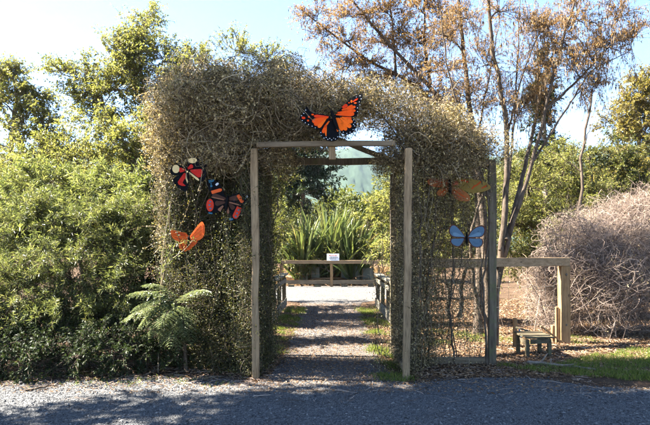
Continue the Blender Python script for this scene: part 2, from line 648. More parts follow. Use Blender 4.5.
# the path under the arch and the platform at its end
ey = np.linspace(6.3, 18.2, 120)
hw = np.interp(ey, [6.3, 7.4, 9, 12, 16, 17.5, 19, 24.6], [.95, .72, .68, .72, .82, 1.0, 1.0, 1.0])
PL = -hw * 1.0 + .035 * noise1(ey * 4, 5)
PR = hw + .035 * noise1(ey * 4, 9)
sheet('gravel_path', M['path'], np.stack([PL, ey], 1), np.stack([PR, ey], 1), .008)

py_ = np.linspace(16.9, 24.6, 60)
pw = np.interp(py_, [16.9, 17.6, 19, 24.6], [.9, 1.5, 2.3, 2.4])
sheet('gravel_platform', M['platform'], np.stack([-pw + .05 * noise1(py_ * 3, 2), py_], 1), np.stack([pw + .05 * noise1(py_ * 3, 7), py_], 1), .012)


def stones(g, pos, size):
    n = len(pos)
    base = np.array([[1, 0, 0], [0, 1, 0], [-1, 0, 0], [0, -1, 0], [0, 0, 1], [0, 0, -1]], float)
    v = base[None] * (.55 + .55 * rng.random((n, 6, 1)))
    v[..., 2] *= .62
    a = rng.random(n) * 2 * PI
    ca, sa = np.cos(a)[:, None], np.sin(a)[:, None]
    x = v[..., 0] * ca - v[..., 1] * sa
    y = v[..., 0] * sa + v[..., 1] * ca
    tl = rng.normal(size=(n, 1)) * .35
    v = np.stack([x, y, v[..., 2] + x * tl], -1) * size[:, None, None]
    v = v + pos[:, None]
    f = np.array([[0, 1, 4], [1, 2, 4], [2, 3, 4], [3, 0, 4], [1, 0, 5], [2, 1, 5], [3, 2, 5], [0, 3, 5]])
    F_ = (np.arange(n)[:, None, None] * 6 + f[None]).reshape(-1, 3)
    g.add(v, F_, np.repeat(np.clip(rng.normal(.5, .27, n), 0, 1), 8))


g = Geo()
n = 75000
d = 4.6 + 2.9 * rng.random(n) ** 1.1
x = (rng.random(n) * 2 - 1) * (.63 * d + .3)
ok = d < DRIVE(x) + rng.normal(size=n) * .09
x, d = x[ok], d[ok]
s = .0055 + .006 * rng.random(len(x)) ** 1.6 + .012 * (rng.random(len(x)) > .97)
stones(g, np.stack([x, d, .004 + s * .28], 1), s)
n = 26000
d = 6.4 + 18 * rng.random(n) ** 1.7
x = (rng.random(n) * 2 - 1) * np.interp(d, np.concatenate([ey, py_[20:]]), np.concatenate([hw, pw[20:]])) * 1.02
s = (.006 + .008 * rng.random(n) ** 2) * (1 + (d - 6) * .03)
stones(g, np.stack([x, d, .008 + s * .25], 1), s)
tag(build(g, 'gravel', M['stone']), kind='stuff')


# fallen leaves, bark chips and straw
def scatter(n, xf, yf):
    x, y = xf(n), yf(n)
    return np.stack([x, y, bank(x, y) + .006 + .02 * rng.random(n) ** 2], 1)


def lay(g, p, L, W, mat=0):
    n = len(p)
    a = rng.random(n) * 2 * PI
    dr = nz(np.stack([np.cos(a), np.sin(a), rng.normal(size=n) * .25], 1))
    nr = nz(rng.normal(size=(n, 3)) * .4 + np.array([0, 0, 1]))
    ll = L * (.4 + rng.random(n))
    g.leaves(p, dr, nr, ll, W * (.5 + rng.random(n)), mat=mat, fold=.3)


g = Geo()
U = lambda a, b: (lambda n: a + (b - a) * rng.random(n))
lay(g, scatter(34000, U(1.0, 6.6), U(7.0, 12.5)), .05, .02)
lay(g, scatter(16000, U(1.3, 9.5), U(10, 18)), .07, .03)
lay(g, scatter(4000, U(-4.6, -.75), U(6.9, 8.2)), .04, .016)
p = scatter(3800, U(-4.2, 3.6), U(6.2, 7.4))
lay(g, p[p[:, 1] < DRIVE(p[:, 0]) + .25 * rng.random(len(p)) ** .5 + .05], .04, .014)
p = scatter(15000, U(-1.2, 1.2), U(6.6, 16.5))
lay(g, p, .04, .015)
# twigs among them
tw = np.concatenate([scatter(1500, U(1.0, 6), U(7, 12)), scatter(500, U(-4, -.8), U(6.5, 7.8)), scatter(140, U(-3, 3.2), U(5.8, 7))])
a = rng.random(len(tw)) * 2 * PI
ln = .06 + .22 * rng.random(len(tw)) ** 2
dv = np.stack([np.cos(a), np.sin(a), .05 * rng.random(len(tw))], 1) * ln[:, None]
pts = np.stack([tw, tw + dv * .5 + rng.normal(size=tw.shape) * .008, tw + dv], 1)
pts[..., 2] = np.maximum(pts[..., 2], .012)
g.tubes(pts, np.full((len(tw), 3), .003), 3, mat=1)
tag(build(g, 'fallen_leaves', [M['litter'], M['deadtwig']]), kind='stuff')

g = Geo()
p = scatter(9000, U(-5, 5), U(25, 31))
lay(g, p, .22, .03)
q = scatter(7000, U(-5, 5), U(25.2, 30))
g.leaves(q, nz(rand_dirs(len(q)) * .6 + np.array([0, 0, .9])), rand_dirs(len(q)), .12 + .22 * rng.random(len(q)), .02)
tag(build(g, 'dry_grass', M['straw']), kind='stuff')


def blades(g, p, L, W, lean=.45):
    n = len(p)
    d = nz(rand_dirs(n) * lean + np.array([0, 0, 1.]))
    g.leaves(p, d, rand_dirs(n), L * (.4 + .8 * rng.random(n)), W, fold=.1, sag=.15)


def tufts(n_t, per, xf, yf, spread):
    c = scatter(n_t, xf, yf)
    p = np.repeat(c, per, 0) + np.concatenate([rng.normal(size=(n_t * per, 2)) * spread, np.zeros((n_t * per, 1))], 1)
    p[:, 2] = bank(p[:, 0], p[:, 1])
    return p


g = Geo()
p = tufts(900, 34, U(2.3, 6.2), U(6.6, 9.2), .055)
# a lawn strip that thins out towards the litter
e = p[:, 1] + .12 * noise1(p[:, 0] * 2.2, 21)
lo = np.interp(p[:, 0], [2.3, 3.4, 4.2, 6.2], [7.4, 7.05, 6.55, 6.2])
hi = np.interp(p[:, 0], [2.3, 3.0, 3.6, 4.4, 6.2], [7.45, 7.7, 8.25, 8.7, 9.1])
p = p[(e > lo) & (e < hi)]
blades(g, p, .085, .0065)
for xa, xb, ya, yb, nt in ((.62, 1.02, 6.75, 9.6, 110), (.7, 1.25, 10.5, 15.5, 130), (-1.25, -.7, 8.6, 15.5, 190), (1.6, 3.2, 9.3, 11, 60), (2.4, 4.6, 9.4, 10.6, 50)):
    p = tufts(nt, 40, U(xa, xb), U(ya, yb), .06)
    p = p[noise1(p[:, 1] * 3.1 + p[:, 0] * 4, 44) + 1.2 * rng.random(len(p)) > .35]
    blades(g, p, .085, .007, .6)
blades(g, tufts(60, 14, U(-4.2, -1.2), U(6.5, 7.4), .06), .07, .006, .7)
tag(build(g, 'grass', M['grass']), kind='stuff')

# wooded hills behind the garden
g = Geo()
hx = np.linspace(-900, 900, 460)
rows = []
for k, yy in enumerate(np.linspace(0, 1, 60)):
    top = 204 + 7 * noise1(hx * .005, 4) + 4 * noise1(hx * .03, 8)
    rows.append(np.stack([hx, 650 + yy * 560 + 9 * noise1(hx * .02 + k * .06, 6), top * math.sin(yy * PI / 2) - 2 + 4.5 * rng.random(len(hx)) ** 1.5], 1))
V = np.stack(rows)
i, j = np.meshgrid(np.arange(459), np.arange(59))
q = (j * 460 + i).ravel()
g.add(V.reshape(-1, 3), np.stack([q, q + 1, q + 461, q + 460], 1), smooth=True)
tag(build(g, 'hills', M['hill']), kind='structure')

# ------------------------------------------------------------------ garden arch
AR = thing('garden_arch', 'weathered timber arch smothered in wiry brown vine at the start of the path', 'garden arch', (0, 7.6, 0))
XF, XO, DF, DW, DB = .945, 2.25, 6.95, 7.82, 8.5          # portal half width, wing half width, portal / wing / back depths
Hard().bar((-XF + .01, DF, -.1), (-XF - .005, DF, 2.86), .085, .085, .016).build('post', M['woodz'], AR)
Hard().bar((XF - .01, DF, -.1), (XF + .015, DF, 2.86), .085, .085, .016).build('post', M['woodz'], AR)
for sx in (-1, 1):
    Hard().bar((sx * XF, DB, -.1), (sx * XF, DB, 2.75), .09, .09, .012).build('post', M['woodold'], AR)
    Hard().bar((sx * XO, DW, -.1), (sx * XO, DW, 2.86), .1, .09, .012).build('post', M['woodold'], AR)
    Hard().bar((sx * (XF + .12), DW, .06), (sx * (XO - .055), DW, .06), .06, .09, .006).build('bottom_rail', M['woodx'], AR)
    Hard().bar((sx * (XF + .06), DW, 2.83), (sx * (XO - .055), DW, 2.83), .06, .1, .006).build('top_rail', M['woodx'], AR)
    Hard().bar((sx * XF, DF + .05, .1), (sx * XF, DB - .05, .1), .05, .09, .006).build('bottom_rail', M['woodx'], AR)
    Hard().bar((sx * XF, DF + .05, 2.8), (sx * XF, DB - .05, 2.8), .05, .09, .006).build('top_rail', M['woodx'], AR)
    # sloping rafters of the little gable and the braces below them
    for dd in ((DB - .06,) if sx > 0 else ()):
        Hard().bar((sx * (XF + .02), dd, 2.93), (sx * .03, dd, 3.3), .05, .07, .006).build('rafter', M['woodold'], AR)
    Hard().bar((sx * XO, DW + .1, 2.78), (sx * (XF + .1), DW + .1, 3.12), .06, .09, .006).build('rafter', M['woodold'], AR)
    Hard().bar((sx * (XO - .06), DW - .09, 2.35), (sx * (XF + .5), DW - .09, 2.86), .05, .07, .006).build('brace', M['woodold'], AR)
Hard().bar((-XF + .03, DF - .075, 2.895), (XF - .16, DF - .075, 2.91), .06, .062, .006).build('beam', M['woodx'], AR)
Hard().bar((-XF + .05, DB, 2.945), (XF - .05, DB, 2.945), .06, .1, .006).build('beam', M['woodold'], AR)
Hard().bar((.02, DF - .02, 2.72), (0.02, DF - .02, 3.05), .085, .05, .006).build('strut', M['woodz'], AR)


def wire_grid(g, o, u, v, lu, lv, su, sv, r=.0018):
    o, u, v = (np.asarray(a, float) for a in (o, u, v))
    for s in np.arange(0, lu + 1e-3, su):
        a = o + u * s
        t = np.linspace(0, lv, 5)[:, None]
        g.tubes(a + v * t + rng.normal(size=(5, 3)) * .003, np.full((1, 5), r), 3)
    for s in np.arange(0, lv + 1e-3, sv):
        a = o + v * s
        t = np.linspace(0, lu, 5)[:, None]
        g.tubes(a + u * t + rng.normal(size=(5, 3)) * .003, np.full((1, 5), r), 3)


for sx in (-1, 1):
    g = Geo()
    wire_grid(g, (sx * (XF + .05), DW - .03, .1), (sx, 0, 0), (0, 0, 1), XO - XF - .08, 2.7, .1, .15)
    build(g, 'wire_mesh', M['wire'], AR)
    g = Geo()
    wire_grid(g, (sx * (XF + .03), DF + .06, .14), (0, 1, 0), (0, 0, 1), DB - DF - .1, 2.62, .1, .15)
    build(g, 'wire_mesh', M['wire'], AR)

# vines: the roof tangle, the two wings and the tunnel sides
vt = [(P(px, py, dd), (rx, ry, rz), w) for px, py, dd, rx, ry, rz, w in (
    (190, 116, 7.7, .34, .6, .36, 1.), (172, 135, 7.8, .2, .4, .45, .7), (205, 105, 7.6, .5, .8, .46, 1.2), (245, 108, 7.45, .55, .8, .38, 1.),
    (285, 103, 7.5, .5, .85, .40, 1.1), (232, 140, 7.3, .55, .5, .35, 1.), (320, 106, 7.9, .5, .7, .22, .8), (362, 104, 7.9, .45, .6, .13, .5), (393, 112, 7.8, .36, .7, .17, .55),
    (424, 130, 7.7, .4, .6, .25, .7), (455, 143, 7.75, .36, .55, .25, .7), (474, 155, 7.8, .17, .4, .2, .5), (440, 165, 7.65, .42, .35, .2, .65), (410, 150, 7.6, .25, .35, .2, .6),
    (290, 124, 7.25, .5, .16, .16, .9), (340, 104, 7.4, .4, .25, .12, .6), (170, 180, 7.9, .13, .3, .6, .5), (168, 225, 7.95, .08, .25, .4, .2), (205, 146, 7.55, .45, .35, .28, .8))]
root = thing('climbing_vine', 'dense tan tangle of wiry vine heaped over the roof of the arch', 'vine', (0, 7.6, 2.9))
g = Geo()
sub_v = []
for c_, r_, w_ in vt:
    for o in in_ball(int(18 * w_), .8) * 1.1:
        q = .13 + .15 * rng.random()
        sub_v.append((np.asarray(c_) + o * np.asarray(r_), (q * 1.3, q, q * .8), .15 + 2 * rng.random() ** 2))
a1 = tangle(g, sub_v, 5200, 10, .055, .0022, .8, -.02)
a3 = tangle(g, vt, 2400, 12, .07, .0022, .7, -.02)
a2 = tangle(g, vt, 1500, 14, .1, .0033, .35, -.03, start_shell=.75, pull=.35)
# runners hanging from the underside of the roof and the eaves
n = 170
k = rng.choice(len(vt), n)
q0 = np.array([v[0] for v in vt])[k] + (rng.random((n, 3)) * 2 - 1) * np.array([v[1] for v in vt])[k] * np.array([.9, .9, .2]) - np.array([0, 0, 1]) * np.array([v[1] for v in vt])[k] * .6
hl = (.15 + .75 * rng.random((n, 1)) ** 1.6)
q0, hl = q0[np.abs(q0[:, 0]) > .85], hl[np.abs(q0[:, 0]) > .85]
n = len(q0)
a5 = bez(q0, q0 + rng.normal(size=(n, 3)) * .1 - hl * np.array([0, 0, .4]), q0 + rng.normal(size=(n, 3)) * .1 - hl * np.array([0, 0, 1.]), 9) + np.cumsum(rng.normal(size=(n, 9, 3)) * .01, 1)
g.tubes(a5, .0024 * np.ones((n, 9)), 3)
# wispy shoots standing off the top
n = 1100
k = rng.choice(len(vt), n)
q0 = np.array([v[0] for v in vt])[k] + nz(rand_dirs(n) + np.array([0, -.1, .7])) * np.array([v[1] for v in vt])[k] * .85
dd_ = nz(rand_dirs(n) * .9 + np.array([.05, 0, .55])) * (.18 + .42 * rng.random((n, 1)) ** 1.5)
a4 = bez(q0, q0 + dd_ * .6 + np.array([0, 0, .05]), q0 + dd_, 8) + np.cumsum(rng.normal(size=(n, 8, 3)) * .008, 1)
g.tubes(a4, .0022 * np.ones((n, 8)), 3)
build(g, 'stems', M['vine'], root)
g = Geo()
leaves_on(g, a4, 9000, .026, .015, spread=.012)
leaves_on(g, a5, 2600, .026, .015, spread=.012)
leaves_on(g, a1, 105000, .03, .018, upnorm=.55)
leaves_on(g, a3, 22000, .028, .017, upnorm=.5)
leaves_on(g, a2, 14000, .028, .017, upnorm=.5)
build(g, 'leaves', M['vineleaf'], root)


def curtain(name, label, vols, M1, M2, nl, leafmat, base, L=.022):
    root = thing(name, label, 'vine', base)
    g = Geo()
    a = tangle(g, vols, M1, 11, .07, .002, .7, 0.0)
    # long stems climbing from the ground
    k = rng.choice(len(vols), M2)
    c = np.array([v[0] for v in vols])[k]
    R = np.array([v[1] for v in vols])[k]
    x0 = c + (rng.random((M2, 3)) * 2 - 1) * R * np.array([1, 1, 0])
    x0[:, 2] = 0
    K = 12
    b = np.repeat(x0[:, None], K, 1)
    b[..., 2] += np.linspace(0, 1, K)[None] * (1.2 + 1.6 * rng.random((M2, 1)))
    b[..., :2] += np.cumsum(rng.normal(size=(M2, K, 2)) * .035, 1)
    g.tubes(b, (.002 + .0035 * rng.random((M2, 1)) ** 2) * np.ones((1, K)), 3)
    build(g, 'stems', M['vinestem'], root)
    g = Geo()
    leaves_on(g, a, int(nl * .75), L, L * .62)
    leaves_on(g, b, int(nl * .25), L, L * .62, spread=.05)
    build(g, 'leaves', leafmat, root)


# old woody stems that climb the frame and run through the roof
g = Geo()
for x0, y0, way in ((-2.2, 7.95, ((-2.25, 7.9, 1.2), (-2.1, 7.85, 2.4), (-1.7, 7.6, 3.1), (-.9, 7.4, 3.45), (-.2, 7.5, 3.5))), (-1.75, 7.7, ((-1.7, 7.62, .9), (-1.85, 7.6, 1.9), (-1.55, 7.5, 2.7), (-1.2, 7.3, 3.2))),
                    (-1.05, 7.45, ((-1.08, 7.4, 1.1), (-1.02, 7.35, 2.1), (-1.2, 7.25, 2.8), (-1.6, 7.2, 3.3))), (-1.4, 7.6, ((-1.3, 7.58, .8), (-1.45, 7.55, 1.7), (-1.3, 7.5, 2.6))),
                    (1.08, 7.4, ((1.06, 7.36, 1.0), (1.1, 7.4, 2.1), (1.0, 7.3, 2.9), (.6, 7.2, 3.35), (.1, 7.2, 3.35))), (1.35, 7.75, ((1.3, 7.7, .9), (1.5, 7.7, 1.8), (1.4, 7.6, 2.6), (1.7, 7.5, 3.1))),
                    (2.15, 7.72, ((2.12, 7.72, 1.1), (2.2, 7.7, 2.2), (1.9, 7.5, 2.95), (1.3, 7.4, 3.3))), (1.72, 7.8, ((1.68, 7.78, .8), (1.78, 7.76, 1.5), (1.66, 7.74, 2.4)))):
    for off in range(2):
        w_ = [(x0, y0, 0)] + [tuple(np.array(q) + rng.normal(size=3) * .05) for q in way]
        p_ = resample(np.array(w_) + (0 if off == 0 else rng.normal(size=(len(w_), 3)) * .05), 26)
        p_[1:-1] += rng.normal(size=(24, 3)) * .008
        g.tubes(p_, (np.linspace(1, .45, 26) * (.016 if off == 0 else .009))[None], 6)
build(g, 'woody_stems', M['barkwarm'], root)

LW = [((-1.62, 7.85, z), (.72, .2, .42), 1) for z in (.3, .8, 1.3, 1.8, 2.3, 2.65)] + [((-1.02, 7.7, z), (.13, .75, .45), 1) for z in (.35, 1., 1.65, 2.3)] + \
     [((-2.15, 7.9, z), (.16, .25, .5), .8) for z in (.4, 1.2, 2)] + [((-1.3, 7.5, .3), (.5, .3, .35), .6), ((-1.7, 7.55, 1.0), (.4, .2, .5), .5)]
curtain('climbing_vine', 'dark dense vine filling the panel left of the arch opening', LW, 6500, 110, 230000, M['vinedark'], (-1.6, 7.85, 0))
RW = [((.78, 7.7, 2.82), (.16, .7, .14), .9), ((-.72, 7.7, 2.8), (.2, .7, .16), .9)] + [((1.6, 7.86, z), (.62, .12, .45), .55) for z in (.7, 1.3, 1.9)] + [((1.6, 7.86, 2.45), (.65, .2, .4), 1.3)] + [((1.02, 7.7, z), (.1, .72, .45), 1.2) for z in (.35, 1., 1.65, 2.3)] + \
     [((1.5, 7.6, 2.3), (.4, .1, .2), .5), ((1.3, 7.58, 2.15), (.22, .08, .2), .6)] + [((1.25, 7.8, z), (.22, .18, .45), .9) for z in (.5, 1.2, 1.9)] + [((1.15, 7.6, .25), (.3, .3, .2), .7)]
curtain('climbing_vine', 'thin see-through vine on the wire panel right of the arch opening', RW, 2600, 90, 62000, M['vineleaf'], (1.6, 7.85, 0))

# ------------------------------------------------------------------ rails round the path and the platform
def railing(label, sx):
    r = thing('side_railing', label, 'railing', (sx * 1.32, 13.6, 0))
    far, near = 15.7, 11.5
    x = 1.32 * sx
    for k, yy in enumerate(np.linspace(near, far, 4)):
        Hard().bar((x, yy, -.1), (x, yy, .9), .1, .1, .008).build('post', M['woodold'], r)
    Hard().bar((x - sx * .02, near - .12, .93), (x - sx * .02, far + .1, .93), .2, .045, .008).build('top_plank', M['woodgrey'], r)
    Hard().bar((x - sx * .062, near - .05, .76), (x - sx * .062, far + .05, .76), .025, .1, .004).build('rail', M['woodgrey'], r)
    Hard().bar((x - sx * .07, near - .05, .16), (x - sx * .07, far + .05, .16), .03, .2, .006).build('kick_board', M['woodgrey'], r)


railing('grey plank topped railing along the left side of the path', -1)
railing('grey plank topped railing along the right side of the path', 1)

r = thing('platform_railing', 'long tan post and rail barrier across the far end of the gravel path', 'railing', (0, 24.2, 0))
xa, xb = (281 - CX) / F * 24.2, (379 - CX) / F * 24.2
Hard().bar((xa, 24.2, 1.08), (xb + 1.2, 24.2, 1.08), .14, .15, .012).build('top_rail', M['framex'], r)
Hard().bar((xa, 24.2, .21), (xb + 1.2, 24.2, .21), .08, .17, .01).build('bottom_rail', M['woodx'], r)
for xx in (xa + .02, (331.5 - CX) / F * 24.2, xb, xb + 1.2):
    Hard().bar((xx, 24.2 + .01, -.1), (xx, 24.2 + .01, 1.0), .17 if xx < -1.5 else .12, .12, .01).build('post', M['framez'], r)
for xx in np.linspace(xa + .45, xb - .35, 4):
    Hard().bar((xx - .13, 24.13, .06), (xx + .13, 24.13, .06), .12, .1, .01).build('foot_block', M['woodold'], r)
s = thing('notice_sign', 'small white notice with red heading standing on the far barrier', 'sign', P(333, 262, 24.1))
c = P(333, 257.2, 24.1)
w, h = .265, .15
Hard().slab([c + np.array(q) for q in ((-w, 0, -h), (w, 0, -h), (w, .06, h), (-w, .06, h))], (0, -1, .2), .02).build('board', M['white'], s)
for k, (yy, hh, ww, mm) in enumerate(((.07, .022, .17, 'red'), (.015, .009, .2, 'wire'), (-.03, .009, .2, 'wire'), (-.075, .009, .14, 'wire'))):
    oy = -.012 + .06 * (yy + h) / (2 * h)
    b = Hard()
    x0 = -ww
    while x0 < ww:
        wl = min(.03 + .05 * rng.random(), ww - x0)
        b.slab([c + np.array(q) for q in ((x0, oy, yy - hh), (x0 + wl, oy, yy - hh), (x0 + wl, oy + .004, yy + hh), (x0, oy + .004, yy + hh))], (0, -1, .2), .006)
        x0 += wl + .018
    b.build('printed_line', M[mm], s)

# plastic guards round seedlings behind the barrier
M['guard'] = mat_leaf('guard_plastic', [(.15, .17, .14), (.24, .25, .2)], .5, .4, .4, (1, 1, 1))
for px in (304, 316, 346, 357, 368):
    b0 = P(px, 281, 25.8 + .5 * rng.random())
    b0[2] = float(bank(b0[0], b0[1]))
    t = thing('seedling_guard', 'pale plastic sleeve on stakes round a seedling behind the barrier', 'plant guard', b0, 'seedling guards behind the far barrier')
    g = Geo()
    wv = .17 + .05 * rng.random()
    rot = rng.random() * .8
    cs = np.array([[math.cos(rot + k * PI / 2) * wv * 1.3, math.sin(rot + k * PI / 2) * wv * 1.3] for k in range(4)])
    lo = np.concatenate([cs, np.zeros((4, 1)) + .02], 1) + b0
    hi = lo + np.array([0, 0, .68 + .12 * rng.random()])
    g.add(np.concatenate([lo, hi]), [[k, (k + 1) % 4, 4 + (k + 1) % 4, 4 + k] for k in range(4)], rng.random(4))
    build(g, 'sleeve', M['guard'], t)
    for k in (0, 2):
        e0 = lo[k] * 1.0
        Hard().bar(e0 - np.array([0, .012, .1]), e0 + np.array([0, -.012, .95]), .022, .022, 0).build('stake', M['framez'], t)

# ------------------------------------------------------------------ timber frame, bench and bits right of the arch
fr = thing('timber_frame', 'tan timber post and beam frame reaching out from behind the arch', 'timber frame', G(563, 9.63))
pf = G(564, 9.63)
pa = np.array([1.15, 8.55, 1.4])
pb = pf + np.array([.06, .02, 1.4])
Hard().bar(pf + np.array([0, 0, -.1]), pf + np.array([0, 0, 1.325]), .16, .15, .012).build('post', M['framez'], fr)
Hard().bar(pa, pb, .16, .145, .012).build('beam', M['framex'], fr)
Hard().bar(pf + np.array([-.125, -.02, -.05]), pf + np.array([-.125, -.02, .62]), .05, .05, .005).build('side_board', M['framez'], fr)
Hard().bar(pf + np.array([-.42, -.05, .3]), pf + np.array([-.05, -.08, .02]), .05, .03, .004).build('brace', M['framez'], fr)
g = Geo()
dv = nz((pb - pa)[None])[0]
wire_grid(g, pa + np.array([0, .02, -1.38]), dv, (0, 0, 1), 2.85, 1.3, .19, .32, .0022)
build(g, 'wire_mesh', M['wire'], fr)
M['bolt'] = mat_plain('bolt_steel', (.09, .08, .07), .45, .5, .3, .6)
for z in (.32, 1.18):
    g = Geo()
    c = pf + np.array([.01, -.075, z])
    g.tubes(np.array([c + [0, .01, 0], c - [0, .004, 0], c - [0, .008, 0]]), np.array([[.02, .02, .014]]), 8)
    build(g, 'bolt', M['bolt'], fr)

st = thing('stub_post', 'short cut off stub post beside the big tan corner post', 'post', G(553.5, 9.7))
b0 = G(553.5, 9.7)
Hard().bar(b0 - np.array([0, 0, .1]), b0 + np.array([0, 0, .3]), .075, .075, .008).build('stub', M['framez'], st)

bn = G(533.5, 8.55)
be = thing('low_bench', 'low mossy wooden bench with a slatted top on the leaf litter', 'bench', bn)
ang = .18
ux, uy = np.array([math.cos(ang), math.sin(ang), 0]), np.array([-math.sin(ang), math.cos(ang), 0])
for k, (o, dz) in enumerate(((-.15, .0), (-.05, .012), (.05, .02), (.15, .03))):
    c = bn + uy * o + np.array([0, 0, .29 + dz])
    Hard().bar(c - ux * .225, c + ux * .225, .092, .028, .005).build('seat_slat', M['stool'], be)
for sx in (-1, 1):
    for sy in (-1, 1):
        c = bn + ux * sx * .18 + uy * sy * .14
        Hard().bar(c - np.array([0, 0, .04]), c + np.array([0, 0, .272 + .012 * sy]), .055, .055, .006).build('leg', M['stool'], be)
    c = bn + ux * sx * .18 + np.array([0, 0, .215])
    Hard().bar(c - uy * .11, c + uy * .11, .03, .07, .004).build('apron', M['stool'], be)
c = bn - uy * .176 + np.array([0, 0, .235])
Hard().bar(c - ux * .15, c + ux * .15, .022, .07, .004).build('apron', M['stool'], be)

sb = G(515, 9.3)
sk = thing('wooden_stake', 'short wooden stake with a blue and white tag behind the low bench', 'stake', sb)
Hard().bar(sb - np.array([0, 0, .1]), sb + np.array([0, 0, .47]), .06, .06, .006).build('stake', M['framez'], sk)
M['blue'] = mat_plain('blue_plastic', (.06, .17, .4), .35)
c = sb + np.array([.055, -.05, .19])
g = Geo()
zz = np.array([-.1, -.095, -.05, .02, .05, .065, .09, .1])
g.tubes(np.stack([np.full(8, c[0]), np.full(8, c[1]), c[2] + zz], 1), np.array([[.028, .034, .035, .035, .028, .014, .014, .013]]), 10)
tg = build(g, 'tag_bottle', M['blue'], sk)
g = Geo()
g.tubes(np.stack([np.full(3, c[0]), np.full(3, c[1]), c[2] + np.array([-.03, 0, .03])], 1), np.full((1, 3), .037), 10)
build(g, 'label_band', M['white'], sk)

a, b = P(516, 327, 8.95), P(546, 336, 8.75)
Hard().bar(a, b, .025, .025, .004, wob=.006).build('leaning_stick', M['woodold'], origin=b)
tag(bpy.data.objects['leaning_stick'], 'thin dark stick propped from the stake onto the bench', 'stick')


def branch_thing(name, label, pts, r0, r1, mat, side=0, cat='branch'):
    g = Geo()
    p = resample(np.array(pts), 14)
    p[1:-1] += rng.normal(size=(12, 3)) * np.array([.02, .02, .004])
    g.tubes(p, np.linspace(r0, r1, 14)[None], 7)
    for _ in range(side):
        i = rng.integers(3, 11)
        d = nz(np.array([rng.normal(), rng.normal(), .35 + .3 * rng.random()]))
        q = p[i] + d * np.linspace(0, .12 + .2 * rng.random(), 5)[:, None]
        g.tubes(q, np.linspace(r1, r1 * .5, 5)[None], 5)
    return tag(build(g, name, mat, origin=p[0] * np.array([1, 1, 0])), label, cat)


branch_thing('fallen_branch', 'long pale fallen branch lying at the edge of the lawn strip', [G(528, 7.85) + [0, 0, .03], G(560, 7.6) + [0, 0, .035], G(596, 7.35) + [0, 0, .03]], .024, .014, M['bark'], 3)
branch_thing('fallen_branch', 'thin fallen stick leaning in the litter left of the arch', [G(142, 7.0) + [0, 0, .015], G(152, 7.15) + [0, 0, .05], G(161, 7.35) + [0, 0, .12]], .013, .008, M['barkwarm'], 1)
branch_thing('fallen_branch', 'dry brown stick lying on the gravel edge at far left', [G(25, 6.3) + [0, 0, .015], G(40, 6.4) + [0, 0, .03], G(57, 6.55) + [0, 0, .02]], .013, .007, M['barkwarm'], 1)
branch_thing('fallen_branch', 'bent twig on the ground beside the left arch post', [G(205, 7.0) + [0, 0, .012], G(222, 6.95) + [0, 0, .03], G(238, 6.85) + [0, 0, .012]], .009, .005, M['barkwarm'], 1)

# ------------------------------------------------------------------ painted butterflies
def spline(pts, n=5):
    p = np.asarray(pts, float)
    m = len(p)
    out = []
    for i in range(m):
        a, b, c, d = p[(i - 1) % m], p[i], p[(i + 1) % m], p[(i + 2) % m]
        for t in np.arange(n) / n:
            out.append(.5 * (2 * b + (c - a) * t + (2 * a - 5 * b + 4 * c - d) * t * t + (3 * b - a - 3 * c + d) * t ** 3))
    return np.array(out)


def petal(x0, y0, x1, y1, w0, w1):
    a, b = np.array([x0, y0], float), np.array([x1, y1], float)
    u = b - a
    L = np.linalg.norm(u)
    u = u / L
    s = np.array([-u[1], u[0]])
    pr = [(0, .5 * w0), (.45, .5 * (w0 * .4 + w1 * .6)), (.8, .5 * w1), (.96, .33 * w1), (1, 0)]
    return np.array([a + u * L * t + s * w for t, w in pr] + [a + u * L * t - s * w for t, w in pr[::-1][1:]])


def dot(x, y, rx, ry=None, n=9):
    ry = ry or rx
    t = np.arange(n) * 2 * PI / n
    return np.stack([x + rx * np.cos(t), y + ry * np.sin(t)], 1)


PAINT = {}


def paint(col):
    if col not in PAINT:
        PAINT[col] = mat_paint('wing_paint', col)
    return PAINT[col]


def butterfly(label, crop, size, zoom, d, wings, body, tilt=0.12, wing_tilt=.16):
    """outlines measured in an enlarged view of the photograph (crop origin, factor); the cut-out hangs at distance d, leaning by tilt"""
    sc_ = d / F / zoom
    bx, by = body[0]
    c = P(crop[0] + bx / zoom, crop[1] + by / zoom, d)
    root = thing('butterfly_ornament', label, 'butterfly ornament', c)
    ct, s_t = math.cos(tilt), math.sin(tilt)

    def W(x, y, off, side):
        u, v = (x - bx) * sc_, -(y - by) * sc_
        w = off - abs(u) * wing_tilt            # wings swept slightly towards the viewer
        return c + np.array([u, w * ct + v * s_t, v * ct - w * s_t])

    for part, outline, base, cells in wings:
        ol = spline(outline, 4)
        side = 1
        b = Hard()
        mats = [paint(base)]
        b.slab([W(x, y, -.002 if 'fore' in part else .006, side) for x, y in ol], (0, -1, 0), .007, 0)
        for k, (poly, colr) in enumerate(cells):
            m = paint(colr)
            if m not in mats:
                mats.append(m)
            off = (-.002 if 'fore' in part else .006) - .003 - .0004 * k
            b.slab([W(x, y, off, side) for x, y in poly], (0, -1, 0), .0028, mats.index(m))
        b.build(part, mats, root)
    # body
    g = Geo()
    pb_ = [W(x, y, -.02, 1) for x, y, r in body[1]]
    pp = resample(np.array(pb_), 12)
    rr = np.interp(np.linspace(0, 1, 12), np.linspace(0, 1, len(body[1])), [r * sc_ for _, _, r in body[1]])
    g.tubes(pp, rr[None], 10)
    build(g, 'body', paint((.005, .005, .006)), root)
    g = Geo()
    for line in body[2]:
        g.tubes(resample(np.array([W(x, y, -.025, 1) for x, y in line]), 8), np.full((1, 8), .0035), 5)
    build(g, 'antennae', paint((.005, .005, .006)), root)
    return root


